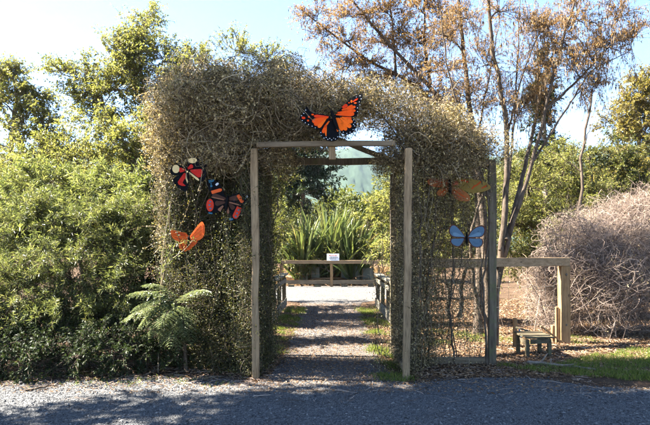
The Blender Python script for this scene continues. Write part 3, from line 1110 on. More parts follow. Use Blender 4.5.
BK = (.004, .0042, .0055)
OR, OR2, RE = (.8, .078, .007), (.83, .125, .01), (.68, .04, .009)
WH = (.6, .62, .65)
mar = [
    ('forewing', [(228, 222), (205, 205), (160, 199), (110, 199), (78, 182), (52, 150), (42, 152), (38, 188), (6, 228), (0, 240), (14, 268), (45, 290), (90, 312), (128, 328), (165, 312), (205, 262)], BK,
     [(petal(214, 218, 104, 222, 8, 26), RE), (petal(210, 224, 92, 268, 8, 40), OR), (petal(196, 234, 108, 294, 8, 34), OR), (petal(192, 242, 136, 312, 8, 28), OR2),
      (dot(28, 243, 14, 10), RE), (dot(62, 262, 8), OR), (dot(95, 211, 10, 7), OR), (dot(68, 232, 7), OR)] + [(dot(x, y, 3.4), WH) for x, y in ((20, 266), (42, 282), (66, 295), (92, 306), (115, 318), (14, 228), (30, 208), (44, 180))]),
    ('forewing', [(250, 212), (262, 198), (290, 165), (330, 122), (352, 100), (400, 62), (440, 48), (466, 44), (468, 70), (455, 105), (440, 130), (436, 182), (424, 215), (400, 228), (340, 222), (290, 216)], BK,
     [(petal(268, 200, 405, 206, 8, 36), OR), (petal(280, 186, 415, 178, 10, 28), OR), (petal(312, 166, 414, 148, 12, 26), OR), (petal(318, 150, 352, 126, 22, 28), RE), (petal(352, 150, 392, 134, 10, 18), OR),
      (petal(395, 106, 432, 82, 8, 14), RE), (dot(384, 102, 8, 12), OR2), (dot(412, 118, 10, 6), OR), (dot(366, 112, 6), OR)] + [(dot(x, y, 3.4), WH) for x, y in ((448, 62), (456, 88), (442, 112), (428, 160), (428, 190), (446, 136), (420, 70))]),
    ('hindwing', [(244, 228), (222, 232), (190, 262), (162, 300), (146, 330), (150, 360), (170, 390), (205, 408), (245, 412), (280, 398), (292, 370), (288, 335), (275, 290), (260, 245)], BK,
     [(petal(236, 242, 280, 338, 10, 30), OR2), (petal(226, 262, 266, 370, 8, 32), OR2), (petal(216, 250, 232, 382, 8, 30), OR2), (petal(208, 254, 200, 376, 8, 30), OR2), (petal(202, 262, 172, 352, 8, 26), OR)] +
     [(dot(x, y, 3.4), WH) for x, y in ((160, 372), (180, 392), (208, 400), (236, 402), (264, 396), (282, 380), (156, 350), (196, 386), (222, 392), (250, 388))]),
    ('hindwing', [(256, 222), (275, 212), (330, 216), (392, 234), (412, 262), (418, 300), (400, 340), (360, 366), (320, 358), (298, 330), (284, 295), (268, 255)], BK,
     [(petal(272, 224, 316, 332, 10, 30), OR2), (petal(284, 226, 346, 332, 10, 32), OR2), (petal(300, 226, 378, 312, 10, 34), OR2), (petal(312, 220, 390, 272, 10, 32), OR2), (petal(318, 216, 384, 240, 8, 18), OR)] +
     [(dot(x, y, 3.4), WH) for x, y in ((400, 252), (408, 275), (406, 302), (394, 330), (372, 350), (348, 358), (322, 346), (398, 290))]),
]
butterfly('big orange and black butterfly cut-out fixed at the top centre of the arch', (300, 88), None, 7.46, 6.74, mar,
          ((244, 215), [(234, 178, 8), (238, 194, 16), (242, 204, 8), (248, 225, 17), (256, 250, 12), (268, 290, 11), (284, 332, 4)], [[(238, 182), (225, 160), (205, 140)], [(240, 180), (252, 158), (268, 148)]]), tilt=.25)

CREAM = (.62, .47, .23)
RD = (.45, .022, .016)
rc = [
    ('forewing', [(208, 192), (185, 165), (150, 145), (105, 138), (70, 165), (55, 205), (70, 235), (110, 245), (160, 225), (200, 205)], BK,
     [(dot(108, 182, 33, 40, 12), CREAM), (petal(190, 190, 138, 192, 20, 48), RD)]),
    ('forewing', [(205, 190), (212, 150), (216, 100), (250, 72), (300, 76), (335, 100), (395, 140), (385, 168), (300, 172), (240, 182)], BK,
     [(dot(262, 100, 44, 26, 12), CREAM), (petal(215, 178, 265, 148, 18, 40), RD)]),
    ('hindwing', [(210, 198), (185, 212), (120, 245), (85, 275), (90, 315), (135, 360), (180, 392), (208, 382), (222, 310), (216, 230)], BK,
     [(petal(188, 218, 162, 340, 14, 88), RD), (petal(202, 215, 208, 318, 10, 20), CREAM)]),
    ('hindwing', [(214, 196), (250, 178), (310, 166), (375, 172), (395, 215), (388, 262), (355, 302), (318, 285), (262, 240), (226, 215)], BK,
     [(petal(238, 192, 356, 232, 14, 84), RD), (petal(226, 210, 328, 292, 10, 20), CREAM)]),
]
butterfly('red and black butterfly cut-out with two cream wing tips', (165, 150), None, 9.44, 7.02, rc,
          ((210, 195), [(196, 160, 6), (203, 172, 13), (208, 185, 12), (214, 215, 15), (222, 260, 12), (230, 298, 4)], [[(196, 162), (178, 138), (150, 128)], [(200, 160), (205, 135), (222, 118)]]), tilt=.06)

BR, PK, RO = (.06, .028, .02), (.22, .1, .06), (.65, .1, .025)
BL = (.035, .13, .21)
ad = [
    ('forewing', [(228, 210), (205, 160), (195, 120), (165, 75), (125, 45), (88, 35), (66, 62), (72, 110), (92, 150), (98, 182), (150, 205), (212, 222)], BK,
     [(petal(218, 205, 108, 175, 20, 44), BR), (petal(205, 212, 102, 190, 10, 9), PK), (petal(102, 152, 188, 124, 28, 28), RO), (petal(78, 60, 122, 45, 24, 22), BL), (dot(100, 97, 10), BL), (petal(136, 88, 158, 70, 16, 18), (.5, .55, .6)), (dot(98, 78, 6), BL)]),
    ('forewing', [(236, 212), (240, 185), (275, 170), (322, 155), (368, 165), (410, 172), (430, 205), (408, 245), (378, 258), (330, 262), (270, 242)], BK,
     [(petal(244, 205, 330, 195, 24, 46), BR), (petal(248, 232, 352, 262, 12, 10), PK), (petal(324, 172, 368, 238, 26, 32), RO), (dot(404, 188, 9), (.5, .55, .6)), (dot(388, 205, 6), BL)]),
    ('hindwing', [(224, 225), (170, 212), (110, 198), (68, 215), (52, 260), (62, 312), (98, 332), (150, 318), (198, 290), (222, 255)], BK,
     [(petal(215, 232, 130, 245, 14, 44), BR), (petal(198, 262, 160, 305, 12, 26), PK), (dot(90, 260, 31, 54, 14), (.5, .04, .02)), (dot(92, 230, 8, 6), BL), (dot(86, 258, 9, 7), BL), (dot(94, 288, 9, 7), BL), (petal(78, 325, 112, 330, 10, 12), BL)]),
    ('hindwing', [(236, 228), (270, 245), (345, 262), (360, 300), (342, 350), (302, 385), (262, 392), (244, 375), (258, 330), (240, 275)], BK,
     [(petal(240, 240, 292, 290, 14, 40), BR), (petal(236, 270, 240, 330, 12, 22), PK), (petal(338, 276, 296, 372, 46, 52), (.5, .04, .02)), (dot(330, 300, 8), BL), (dot(318, 328, 8), BL), (dot(306, 354, 8), BL), (petal(248, 380, 285, 376, 16, 18), BL)]),
]
butterfly('black butterfly cut-out with orange bars and red blotches', (200, 175), None, 8.5, 7.1, ad,
          ((232, 222), [(238, 178, 7), (236, 195, 14), (234, 210, 12), (231, 235, 16), (228, 270, 13), (224, 310, 4)], [[(238, 180), (222, 150), (205, 140)], [(240, 180), (258, 152), (280, 145)]]), tilt=.06)

OD = (.34, .05, .012)
og = [
    ('forewing', [(248, 250), (225, 195), (160, 180), (95, 164), (68, 168), (70, 200), (88, 245), (130, 275), (180, 292), (230, 300)], (.6, .1, .02),
     [(petal(222, 205, 92, 182, 6, 9), OD), (petal(226, 225, 92, 212, 5, 7), OD), (petal(222, 275, 105, 238, 6, 8), OD), (petal(215, 215, 140, 200, 10, 18), (.42, .05, .015))]),
    ('forewing', [(262, 250), (270, 215), (310, 160), (355, 105), (388, 74), (408, 84), (425, 130), (424, 195), (402, 245), (350, 272), (290, 275)], (.66, .12, .025),
     [(petal(275, 232, 385, 110, 6, 9), OD), (petal(280, 250, 402, 150, 5, 7), OD), (petal(285, 262, 405, 205, 6, 8), OD), (petal(402, 100, 412, 200, 8, 12), OD)]),
    ('hindwing', [(250, 285), (200, 292), (152, 298), (148, 330), (165, 362), (200, 384), (235, 378), (258, 340)], (.58, .1, .02), [(petal(240, 305, 175, 350, 5, 8), OD)]),
    ('hindwing', [(258, 285), (300, 278), (345, 272), (338, 300), (300, 335), (272, 360), (242, 376), (240, 330)], (.5, .08, .02), [(petal(265, 300, 310, 310, 5, 8), OD)]),
]
butterfly('plain orange butterfly cut-out low on the left panel behind pale fronds', (165, 215), None, 10.6, 7.3, og,
          ((254, 275), [(262, 222, 6), (258, 238, 12), (256, 255, 11), (253, 280, 13), (248, 320, 10), (244, 350, 4)], [[(262, 225), (262, 195), (250, 175)], [(264, 225), (275, 200), (292, 190)]]), tilt=.06)

BB, BLU, BLL = (.085, .035, .022), (.075, .13, .19), (.12, .2, .27)


def inner(pts, k, n=4):
    p = spline(pts, n)
    c = p.mean(0)
    return c + (p - c) * k


b1 = [(272, 232), (232, 178), (168, 112), (122, 102), (90, 138), (88, 190), (112, 225), (150, 240), (262, 242)]
b2 = [(288, 232), (328, 168), (388, 124), (450, 113), (476, 148), (466, 202), (432, 236), (380, 242), (298, 242)]
b3 = [(266, 244), (190, 246), (118, 250), (102, 282), (130, 322), (190, 340), (232, 312)]
b4 = [(292, 244), (360, 246), (432, 250), (452, 290), (432, 336), (380, 348), (328, 322)]
bl = [('forewing', b1, BB, [(inner(b1, .84), BLU), (petal(262, 232, 130, 200, 6, 40), BLL)]),
      ('forewing', b2, BB, [(inner(b2, .84), BLU), (petal(300, 232, 430, 200, 6, 40), BLL)]),
      ('hindwing', b3, BB, [(inner(b3, .84), BLU)]), ('hindwing', b4, BB, [(inner(b4, .84), BLU)])]
butterfly('blue butterfly cut-out with brown wing edges on the right panel', (440, 215), None, 10.6, 7.6, bl,
          ((280, 242), [(280, 190, 6), (280, 206, 12), (280, 222, 11), (280, 245, 14), (280, 290, 11), (281, 325, 4)], [[(279, 192), (265, 165), (248, 150)], [(281, 192), (296, 165), (312, 152)]]), tilt=.06)

YE, OG = (.17, .115, .03), (.25, .09, .03)
w1 = [(262, 165), (300, 122), (360, 116), (430, 126), (505, 142), (570, 168), (598, 205), (560, 232), (480, 248), (420, 240), (360, 215), (300, 190)]
oy = [('forewing', w1, YE, [(petal(380, 130, 410, 160, 12, 10), OD), (petal(470, 190, 520, 150, 10, 12), OD), (petal(440, 215, 470, 180, 10, 12), OD), (petal(520, 210, 570, 185, 10, 12), OD), (petal(345, 135, 420, 150, 8, 8), OD), (petal(280, 165, 330, 160, 26, 40), (.3, .08, .04))]),
      ('forewing', [(254, 165), (225, 125), (160, 122), (95, 120), (60, 140), (75, 178), (130, 195), (210, 190)], (.3, .1, .04), [(petal(230, 150, 110, 145, 12, 20), OD)]),
      ('hindwing', [(264, 185), (300, 190), (370, 222), (415, 262), (428, 300), (405, 318), (340, 312), (298, 285), (275, 240)], OG, [(petal(290, 215, 395, 292, 5, 8), OD), (petal(285, 235, 360, 300, 5, 7), OD)]),
      ('hindwing', [(252, 185), (215, 192), (165, 215), (140, 245), (165, 275), (205, 270), (240, 230)], OG, [(petal(240, 200, 170, 250, 5, 8), OD)])]
butterfly('yellow and orange butterfly cut-out half hidden in the right panel', (420, 165), None, 8.67, 7.6, oy,
          ((258, 178), [(258, 125, 6), (258, 145, 12), (258, 160, 11), (258, 182, 14), (260, 225, 11), (262, 255, 4)], [[(257, 128), (242, 105), (225, 98)], [(259, 128), (275, 105), (292, 98)]]), tilt=.06)

# ------------------------------------------------------------------ plants
def S(*pp):
    return [P(*q) if len(q) == 3 else np.asarray(q[0]) for q in pp]


# left of the arch
clump_plant('leafy_shrub', 'large green narrow-leaved shrub filling the left side of the picture', 'shrub', G(60, 8.4),
            [(S((50, 372, 8.4), (45, 320, 8.4), (30, 260, 8.5), (20, 215, 8.7)), .05, .012), (S((72, 372, 8.3), (85, 310, 8.2), (110, 260, 8.2), (125, 222, 8.4)), .045, .012), (S((40, 372, 8.4), (0, 310, 8.3), (-40, 260, 8.4)), .045, .012)],
            [CL(18, 288, 8.0, 46, 38), CL(68, 272, 7.9, 44, 40), (CL(116, 292, 7.9, 32, 36)), CL(30, 225, 8.5, 46, 36), CL(88, 222, 8.4, 40, 34), CL(130, 240, 8.4, 26, 38), CL(-32, 265, 8.3, 48, 50), CL(52, 322, 7.7, 42, 26), CL(105, 325, 7.75, 30, 24), CL(2, 322, 7.6, 38, 26)],
            M['bush'], M['barkwarm'], subs=34, twigs=14, lpt=16, tl=.24, L=.072, W=.0115, up=.4, sub_r=.006)
clump_plant('leafy_shrub', 'pale yellow-green bushy crown rising behind the big left shrub', 'shrub', G(70, 9.8),
            [(S((62, 350, 9.8), (60, 270, 9.8), (50, 205, 9.8)), .045, .012), (S((82, 350, 9.7), (100, 270, 9.7), (118, 200, 9.6)), .045, .012)],
            [CL(60, 226, 8.7, 30, 22), CL(108, 226, 8.6, 26, 22), CL(20, 246, 8.5, 26, 18), CL(136, 218, 8.9, 18, 22), CL(45, 186, 9.7, 32, 24), CL(112, 190, 9.5, 30, 26), CL(78, 196, 9.6, 24, 22), CL(85, 215, 9.5, 30, 26), CL(20, 215, 9.6, 32, 26), CL(135, 205, 9.6, 20, 30), CL(-25, 215, 9.7, 35, 28)],
            M['bushpale'], M['barkwarm'], subs=30, twigs=12, lpt=15, tl=.28, L=.085, W=.016, up=.5)
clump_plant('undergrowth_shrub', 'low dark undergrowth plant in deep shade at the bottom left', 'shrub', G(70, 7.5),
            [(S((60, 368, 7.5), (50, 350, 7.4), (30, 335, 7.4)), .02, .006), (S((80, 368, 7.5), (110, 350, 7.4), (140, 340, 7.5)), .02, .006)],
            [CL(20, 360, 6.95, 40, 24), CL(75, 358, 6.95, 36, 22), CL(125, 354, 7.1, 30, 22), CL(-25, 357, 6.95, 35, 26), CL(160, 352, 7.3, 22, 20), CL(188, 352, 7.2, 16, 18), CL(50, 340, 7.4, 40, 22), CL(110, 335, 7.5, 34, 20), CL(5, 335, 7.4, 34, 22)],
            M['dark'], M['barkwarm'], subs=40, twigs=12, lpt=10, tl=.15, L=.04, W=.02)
clump_plant('leafy_tree', 'tall light green tree with upswept sparse boughs standing left of the arch', 'tree', G(172, 14),
            [(S((172, 314, 14), (168, 220, 14), (150, 140, 14), (138, 60, 14)), .12, .025), (S((168, 235, 14), (130, 150, 13.8), (88, 85, 13.8)), .07, .02), (S((170, 220, 14), (178, 130, 14.2), (172, 70, 14.2)), .07, .02)],
            [CL(142, 34, 14, 24, 18), CL(112, 54, 13.8, 26, 17), CL(76, 78, 13.8, 28, 13), CL(162, 58, 14, 28, 22), CL(130, 75, 14, 30, 18), CL(120, 88, 13.8, 28, 16), CL(172, 96, 14.2, 24, 18), CL(145, 18, 14, 14, 10), CL(180, 70, 14.3, 18, 18), CL(60, 70, 13.9, 14, 7), CL(92, 120, 13.8, 22, 16), CL(140, 120, 14, 26, 18), CL(126, 70, 14.2, 24, 16), CL(150, 90, 14.2, 26, 18), CL(100, 95, 13.6, 22, 13), CL(128, 46, 14, 16, 12), CL(180, 120, 14, 20, 20), CL(70, 100, 13.7, 16, 10), CL(150, 160, 13.8, 26, 20), CL(105, 155, 13.6, 24, 18)],
            M['yellow'], M['bark'], subs=21, twigs=9, lpt=12, tl=.42, L=.068, W=.034, sub_r=.008, twig_r=.003, up=.45, leaf_dir=(.5, .7, -.2))
clump_plant('olive_tree', 'low spreading olive tree filling the gap between the far left tree and the arch', 'tree', G(95, 12),
            [(S((90, 325, 12), (80, 250, 12), (50, 180, 12)), .06, .015), (S((98, 325, 12), (110, 240, 12), (130, 175, 12)), .06, .015)],
            [CL(20, 178, 12, 30, 22), CL(58, 172, 12, 30, 22), CL(98, 165, 12.2, 28, 24), CL(138, 165, 12, 26, 28), CL(-15, 185, 12, 28, 26), CL(75, 143, 12.4, 24, 16), CL(120, 138, 12.4, 26, 20), CL(100, 122, 12.6, 20, 14), CL(30, 150, 12.3, 24, 16), CL(148, 125, 12.6, 20, 18)],
            M['yellow'], M['barkwarm'], subs=20, twigs=9, lpt=11, tl=.34, L=.075, W=.03, sub_r=.008, twig_r=.003, up=.4)
clump_plant('dark_tree', 'dark olive tree at the far left edge', 'tree', G(5, 15),
            [(S((8, 310, 15), (8, 220, 15), (12, 140, 15), (14, 80, 15)), .14, .03), (S((8, 230, 15), (40, 160, 15), (50, 115, 15)), .08, .02)],
            [CL(25, 96, 15, 22, 16), CL(0, 76, 15, 22, 14), CL(50, 138, 14.8, 22, 16), CL(14, 78, 15, 24, 18), CL(-8, 100, 15, 28, 24), CL(42, 118, 14.8, 24, 20), CL(15, 130, 14.8, 30, 24), CL(60, 152, 14.6, 24, 20), CL(20, 168, 14.6, 34, 22), CL(-30, 140, 15, 34, 34), CL(40, 92, 15, 14, 10)],
            M['yellow'], M['bark'], subs=17, twigs=9, lpt=12, tl=.4, L=.08, W=.034, sub_r=.01, twig_r=.004, leaf_dir=(.4, .7, -.4))
clump_plant('leafy_tree', 'yellow-green tree showing just above the vine on the arch roof', 'tree', G(225, 12.5),
            [(S((222, 322, 12.5), (220, 200, 12.5), (214, 110, 12.5), (205, 60, 12.5)), .08, .02), (S((224, 240, 12.5), (240, 120, 12.5), (262, 60, 12.5)), .06, .015)],
            [CL(196, 58, 12.5, 26, 15), CL(236, 52, 12.5, 26, 15), CL(268, 62, 12.5, 22, 17), CL(180, 90, 12.3, 22, 20), CL(225, 85, 12.2, 36, 24), CL(290, 85, 12.5, 18, 18), CL(160, 125, 12, 20, 30)],
            M['yellow'], M['barkwarm'], subs=22, twigs=9, lpt=12, tl=.3, L=.06, W=.024, sub_r=.007, twig_r=.003, up=.5)
clump_plant('light_block_shrub', 'dense dark filler shrub added behind the left arch panel to block light', 'shrub', G(190, 10),  # filler shrub, added to keep light from coming through the panel
            [(S((180, 339, 10), (175, 270, 10), (165, 200, 10)), .05, .014), (S((200, 339, 10), (215, 270, 10), (225, 200, 10)), .05, .014)],
            [CL(150, 200, 10, 26, 34), CL(195, 195, 10, 30, 34), CL(232, 205, 10.2, 22, 40), CL(155, 265, 9.8, 26, 36), CL(205, 270, 10, 30, 36), CL(235, 290, 10, 18, 40), CL(170, 315, 9.6, 34, 22), CL(220, 325, 9.8, 24, 16), CL(128, 300, 9.3, 24, 30), CL(110, 320, 9, 30, 20), CL(60, 315, 9.2, 40, 24), CL(130, 250, 9.6, 20, 30)],
            M['dark'], M['barkwarm'], subs=26, twigs=10, lpt=11, tl=.28, L=.07, W=.032)
# along the path
clump_plant('olive_tree', 'loose olive green tree hidden behind the left arch panel shading the path', 'tree', G(190, 12.6),
            [(S((190, 321, 12.6), (192, 260, 12.6), (200, 190, 12.8), (205, 120, 13)), .08, .02), (S((190, 300, 12.6), (215, 240, 13.2), (232, 180, 13.8)), .05, .015)],
            [CL(200, 130, 13, 36, 30), CL(235, 165, 13.6, 26, 30), CL(170, 190, 12.6, 34, 34), CL(225, 225, 13.4, 26, 34), CL(190, 250, 12.4, 34, 30), CL(238, 255, 14.4, 18, 30), CL(215, 290, 12.6, 26, 18), CL(236, 215, 15.5, 24, 40)],
            M['olive'], M['barkwarm'], subs=20, twigs=9, lpt=11, tl=.34, L=.075, W=.032, sub_r=.009, twig_r=.003)
clump_plant('olive_shrub', 'olive shrub left of the path seen through the arch opening', 'shrub', G(262, 16),
            [(S((262, 306, 16), (266, 250, 16), (280, 190, 16)), .06, .015), (S((255, 306, 16), (250, 250, 16), (255, 190, 16)), .06, .015)],
            [CL(276, 192, 16.5, 18, 30), CL(262, 235, 15.6, 16, 26), CL(284, 232, 17.8, 12, 22), CL(250, 180, 16, 26, 40), CL(250, 130, 16, 30, 34), CL(274, 272, 17.6, 9, 16), CL(240, 250, 15, 22, 38)],
            M['olive'], M['barkwarm'], subs=13, twigs=7, lpt=10, tl=.35, L=.1, W=.04, sub_r=.01, twig_r=.004)
clump_plant('dark_tree', 'dark green tree in the middle distance left of the hill view', 'tree', G(300, 36),
            [(S((300, 275, 36), (302, 220, 36), (304, 160, 36)), .25, .05)],
            [CL(306, 158, 36, 26, 16), CL(290, 178, 36, 30, 20), CL(322, 178, 36, 18, 14), CL(305, 195, 35.5, 30, 16), CL(275, 190, 36, 25, 30), CL(312, 140, 36, 18, 12), CL(285, 150, 36, 22, 20)],
            M['dark'], M['bark'], subs=9, twigs=9, lpt=10, tl=.7, L=.24, W=.11, sub_r=.02, twig_r=.008)
clump_plant('yellow_shrub', 'bright yellow-green shrub to the right of the flax plants', 'shrub', G(385, 27),
            [(S((380, 266, 27), (378, 240, 27), (372, 215, 27)), .06, .02), (S((392, 266, 27), (396, 240, 27), (402, 205, 27)), .06, .02)],
            [CL(366, 226, 26.5, 14, 18), CL(384, 206, 27, 18, 18), CL(398, 222, 27, 16, 22), CL(374, 248, 26, 16, 14), CL(405, 195, 27, 16, 24), CL(392, 180, 27.5, 14, 12)],
            M['yellow'], M['barkwarm'], subs=9, twigs=8, lpt=10, tl=.42, L=.16, W=.06, sub_r=.012, twig_r=.005)
clump_plant('strappy_shrub', 'yellow-green strap-leaved shrub overhanging the far end of the right railing', 'shrub', G(398, 18.5),
            [(S((398, 298, 18.5), (396, 280, 18.5), (388, 262, 18.5)), .03, .012), (S((402, 298, 18.5), (406, 275, 18.5), (410, 250, 18.5)), .03, .012)],
            [CL(383, 258, 18.5, 14, 12), CL(396, 244, 18.6, 15, 14), CL(408, 262, 18.4, 16, 18), CL(395, 280, 18.4, 8, 10), CL(425, 250, 18.6, 16, 24)],
            M['yellow'], M['barkwarm'], subs=12, twigs=8, lpt=9, tl=.4, L=.2, W=.03, sub_r=.008, twig_r=.004)
clump_plant('olive_shrub', 'dull green shrub left of the flax plants behind the barrier', 'shrub', G(288, 26),
            [(S((288, 271, 26), (286, 245, 26), (282, 220, 26)), .06, .02)],
            [CL(286, 222, 26, 14, 16), CL(297, 240, 25.8, 12, 10), CL(280, 245, 26, 14, 14), CL(292, 255, 25.6, 12, 8), CL(270, 215, 26.5, 18, 24)],
            M['bush'], M['barkwarm'], subs=9, twigs=8, lpt=10, tl=.4, L=.14, W=.05, sub_r=.012, twig_r=.005)


def ribbons(g, base, d0, L, W, bend, rnd, K=7):
    n = len(base)
    t = np.linspace(0, 1, K)[None, :, None]
    hor = d0 * np.array([1, 1, 0])
    pts = base[:, None] + d0[:, None] * (L[:, None, None] * t) + nz(hor)[:, None] * (bend * L)[:, None, None] * t ** 2.5 - np.array([0, 0, 1]) * (bend * L)[:, None, None] * .8 * t ** 3
    a = rng.random(n) * 2 * PI
    sd = nz(np.cross(d0, np.stack([np.cos(a), np.sin(a), 0 * a], 1)))
    w = W[:, None, None] * np.array([.6, .9, 1, 1, .85, .55, .05])[None, :, None] * .5
    up = np.cross(sd, d0)[:, None]
    v = np.stack([pts - sd[:, None] * w, pts - up * w * .35, pts + sd[:, None] * w], 2)       # V-folded blade
    k = np.arange(K - 1)[None, :, None]
    s = np.arange(2)[None, None]
    m = np.arange(n)[:, None, None] * K * 3
    f = np.stack([m + k * 3 + s, m + k * 3 + s + 1, m + k * 3 + s + 4, m + k * 3 + s + 3], -1).reshape(-1, 4)
    g.add(v.reshape(-1, 3), f, np.repeat(rnd, (K - 1) * 2))


for px, dd, n, hh, lab in ((303, 26.2, 170, 3.6, 'leftmost flax plant with sword-like leaves behind the far barrier'), (329, 26.8, 220, 4.1, 'tallest central flax plant with sword-like leaves right behind the notice'), (353, 26.4, 160, 3.5, 'rightmost flax plant beside the yellow-green shrub')):
    b = P(px, 262, dd)
    b[2] = float(bank(b[0], b[1]))
    t = thing('flax_plant', lab, 'flax plant', b)
    g = Geo()
    a = rng.random(n) * 2 * PI
    th = np.abs(rng.normal(size=n)) * .33
    d0 = np.stack([np.cos(a) * np.sin(th), np.sin(a) * np.sin(th), np.cos(th)], 1)
    b0 = b + np.stack([np.cos(a), np.sin(a), 0 * a], 1) * (.35 * rng.random((n, 1)))
    ribbons(g, b0, d0, hh * (.55 + .5 * rng.random(n)), .1 + .07 * rng.random(n), .05 + .3 * rng.random(n) ** 2, np.clip(rng.normal(.5, .25, n), 0, 1))
    build(g, 'blades', M['flax'], t)
    g = Geo()
    m = 40
    a = rng.random(m) * 2 * PI
    th = .9 + .5 * rng.random(m)
    d0 = np.stack([np.cos(a) * np.sin(th), np.sin(a) * np.sin(th), np.cos(th)], 1)
    ribbons(g, b + rng.normal(size=(m, 3)) * np.array([.2, .2, 0]), d0, .8 + .7 * rng.random(m), .07 + .03 * rng.random(m), .2 + .3 * rng.random(m), rng.random(m))
    build(g, 'dead_blades', M['litter'], t)
clump_plant('low_shrub', 'low olive ground plants under the flax behind the notice', 'shrub', G(330, 25.6),
            [(S((330, 272, 25.6), (322, 262, 25.6), (312, 255, 25.6)), .03, .01), (S((332, 272, 25.6), (345, 262, 25.6), (356, 256, 25.6)), .03, .01)],
            [CL(308, 254, 25.6, 13, 8), CL(330, 252, 25.6, 13, 9), CL(352, 255, 25.6, 13, 8), CL(300, 268, 25.4, 9, 6)],
            M['olive'], M['barkwarm'], subs=9, twigs=8, lpt=9, tl=.32, L=.15, W=.04, twig_r=.004, sub_r=.008)

# right of the arch
clump_plant('yellow_shrub', 'broad yellow-green shrub behind the bare stems on the right', 'shrub', G(555, 14),
            [(S((540, 314, 14), (535, 260, 14), (528, 190, 14)), .07, .02), (S((560, 314, 14), (570, 250, 14), (580, 180, 14)), .07, .02), (S((570, 314, 14), (600, 260, 14), (612, 210, 14)), .06, .02)],
            [CL(528, 190, 13.8, 28, 26), CL(558, 178, 14, 30, 24), CL(590, 198, 13.8, 30, 26), CL(545, 218, 13.5, 30, 24), CL(608, 222, 13.6, 26, 22), CL(515, 225, 13.6, 22, 24), CL(575, 225, 13.3, 26, 24), CL(565, 155, 14.2, 18, 12), CL(540, 255, 13.2, 26, 22), CL(510, 260, 13.5, 18, 20)],
            M['yellow'], M['barkwarm'], subs=26, twigs=11, lpt=11, tl=.32, L=.06, W=.024, sub_r=.009, twig_r=.003, up=.4)
clump_plant('yellow_shrub', 'loose yellow-green shrub seen through the wire panel behind the blue butterfly', 'shrub', G(452, 13),
            [(S((448, 319, 13), (444, 260, 13), (436, 200, 13)), .05, .015), (S((458, 319, 13), (466, 260, 13), (476, 200, 13)), .05, .015)],
            [CL(436, 205, 13, 22, 24), CL(470, 225, 12.8, 22, 24), CL(450, 178, 13.2, 24, 18), CL(432, 245, 12.8, 18, 20), CL(455, 262, 12.5, 20, 16), CL(488, 190, 13.4, 18, 22), CL(485, 250, 13, 14, 20)],
            M['yellow'], M['barkwarm'], subs=20, twigs=10, lpt=10, tl=.32, L=.06, W=.024, sub_r=.008, twig_r=.003, up=.4)
clump_plant('golden_tree', 'dense golden-green tree at the right edge', 'tree', G(645, 24),
            [(S((645, 287, 24), (644, 220, 24), (640, 140, 24), (638, 100, 24)), .22, .04), (S((645, 240, 24), (670, 170, 24), (680, 120, 24)), .12, .03)],
            [CL(634, 100, 24, 22, 16), CL(616, 126, 24, 24, 16), CL(652, 96, 24, 20, 14), CL(640, 115, 23.8, 26, 18), CL(646, 132, 23.6, 24, 18), CL(668, 112, 24, 20, 18), CL(628, 156, 23.4, 24, 16), CL(655, 165, 23.2, 28, 18), CL(612, 180, 23, 20, 16), CL(640, 190, 22.8, 30, 18), CL(690, 150, 24, 30, 34), CL(665, 205, 22.6, 30, 20), CL(600, 178, 24, 18, 16), CL(585, 190, 24, 16, 14), CL(610, 205, 23, 24, 18), CL(640, 80, 24, 16, 9)],
            M['gold'], M['bark'], subs=17, twigs=11, lpt=12, tl=.45, L=.1, W=.05, sub_r=.012, twig_r=.006)
clump_plant('olive_tree', 'grey-green tree wall between the cypress and the golden tree on the right', 'tree', G(600, 19),
            [(S((600, 297, 19), (598, 230, 19), (590, 160, 19)), .1, .03), (S((604, 297, 19), (620, 230, 19), (632, 170, 19)), .1, .03), (S((598, 297, 19), (575, 230, 19), (560, 165, 19)), .08, .02)],
            [CL(590, 160, 19, 22, 16), CL(562, 158, 19, 20, 14), CL(618, 150, 18.8, 24, 16), CL(618, 170, 18.8, 24, 16), CL(645, 180, 18.6, 24, 20), CL(605, 190, 18.5, 30, 18), CL(575, 185, 18.6, 24, 18), CL(630, 200, 18.4, 28, 16), CL(540, 165, 19, 18, 16), CL(660, 195, 18.5, 24, 24), CL(500, 180, 19, 22, 22), CL(520, 160, 19.2, 16, 14)],
            M['olive'], M['barkwarm'], subs=16, twigs=10, lpt=11, tl=.4, L=.085, W=.04, sub_r=.01, twig_r=.004)
clump_plant('cypress_tree', 'narrow dark cypress standing behind the bare stems', 'tree', G(545, 27),
            [(S((545, 283, 27), (545, 180, 27), (545, 70, 27)), .2, .03)],
            [CL(546, 62, 27, 9, 14), CL(543, 82, 27, 13, 14), CL(548, 102, 27, 14, 14), CL(540, 122, 27, 14, 14), CL(550, 142, 27, 15, 14), CL(545, 165, 27, 16, 16), CL(530, 100, 26.6, 8, 14)],
            M['dark'], M['bark'], subs=12, twigs=10, lpt=10, tl=.4, L=.16, W=.06, up=.8, sub_r=.012, twig_r=.005)


def pods(density, L=.13):
    def fn(gc, t0, tm, te, m):
        n = int(m * density)
        i = rng.integers(0, m, n)
        c = te[i] + rng.normal(size=(n, 3)) * .02
        k = 3
        p = np.repeat(c, k, 0) + rng.normal(size=(n * k, 3)) * .015
        d = nz(rand_dirs(n * k) * .22 + np.array([0, 0, -1.]))
        gc.leaves(p, d, rand_dirs(n * k), L * (.6 + .9 * rng.random(n * k)), .012, mat=2, fold=.5)
    return fn


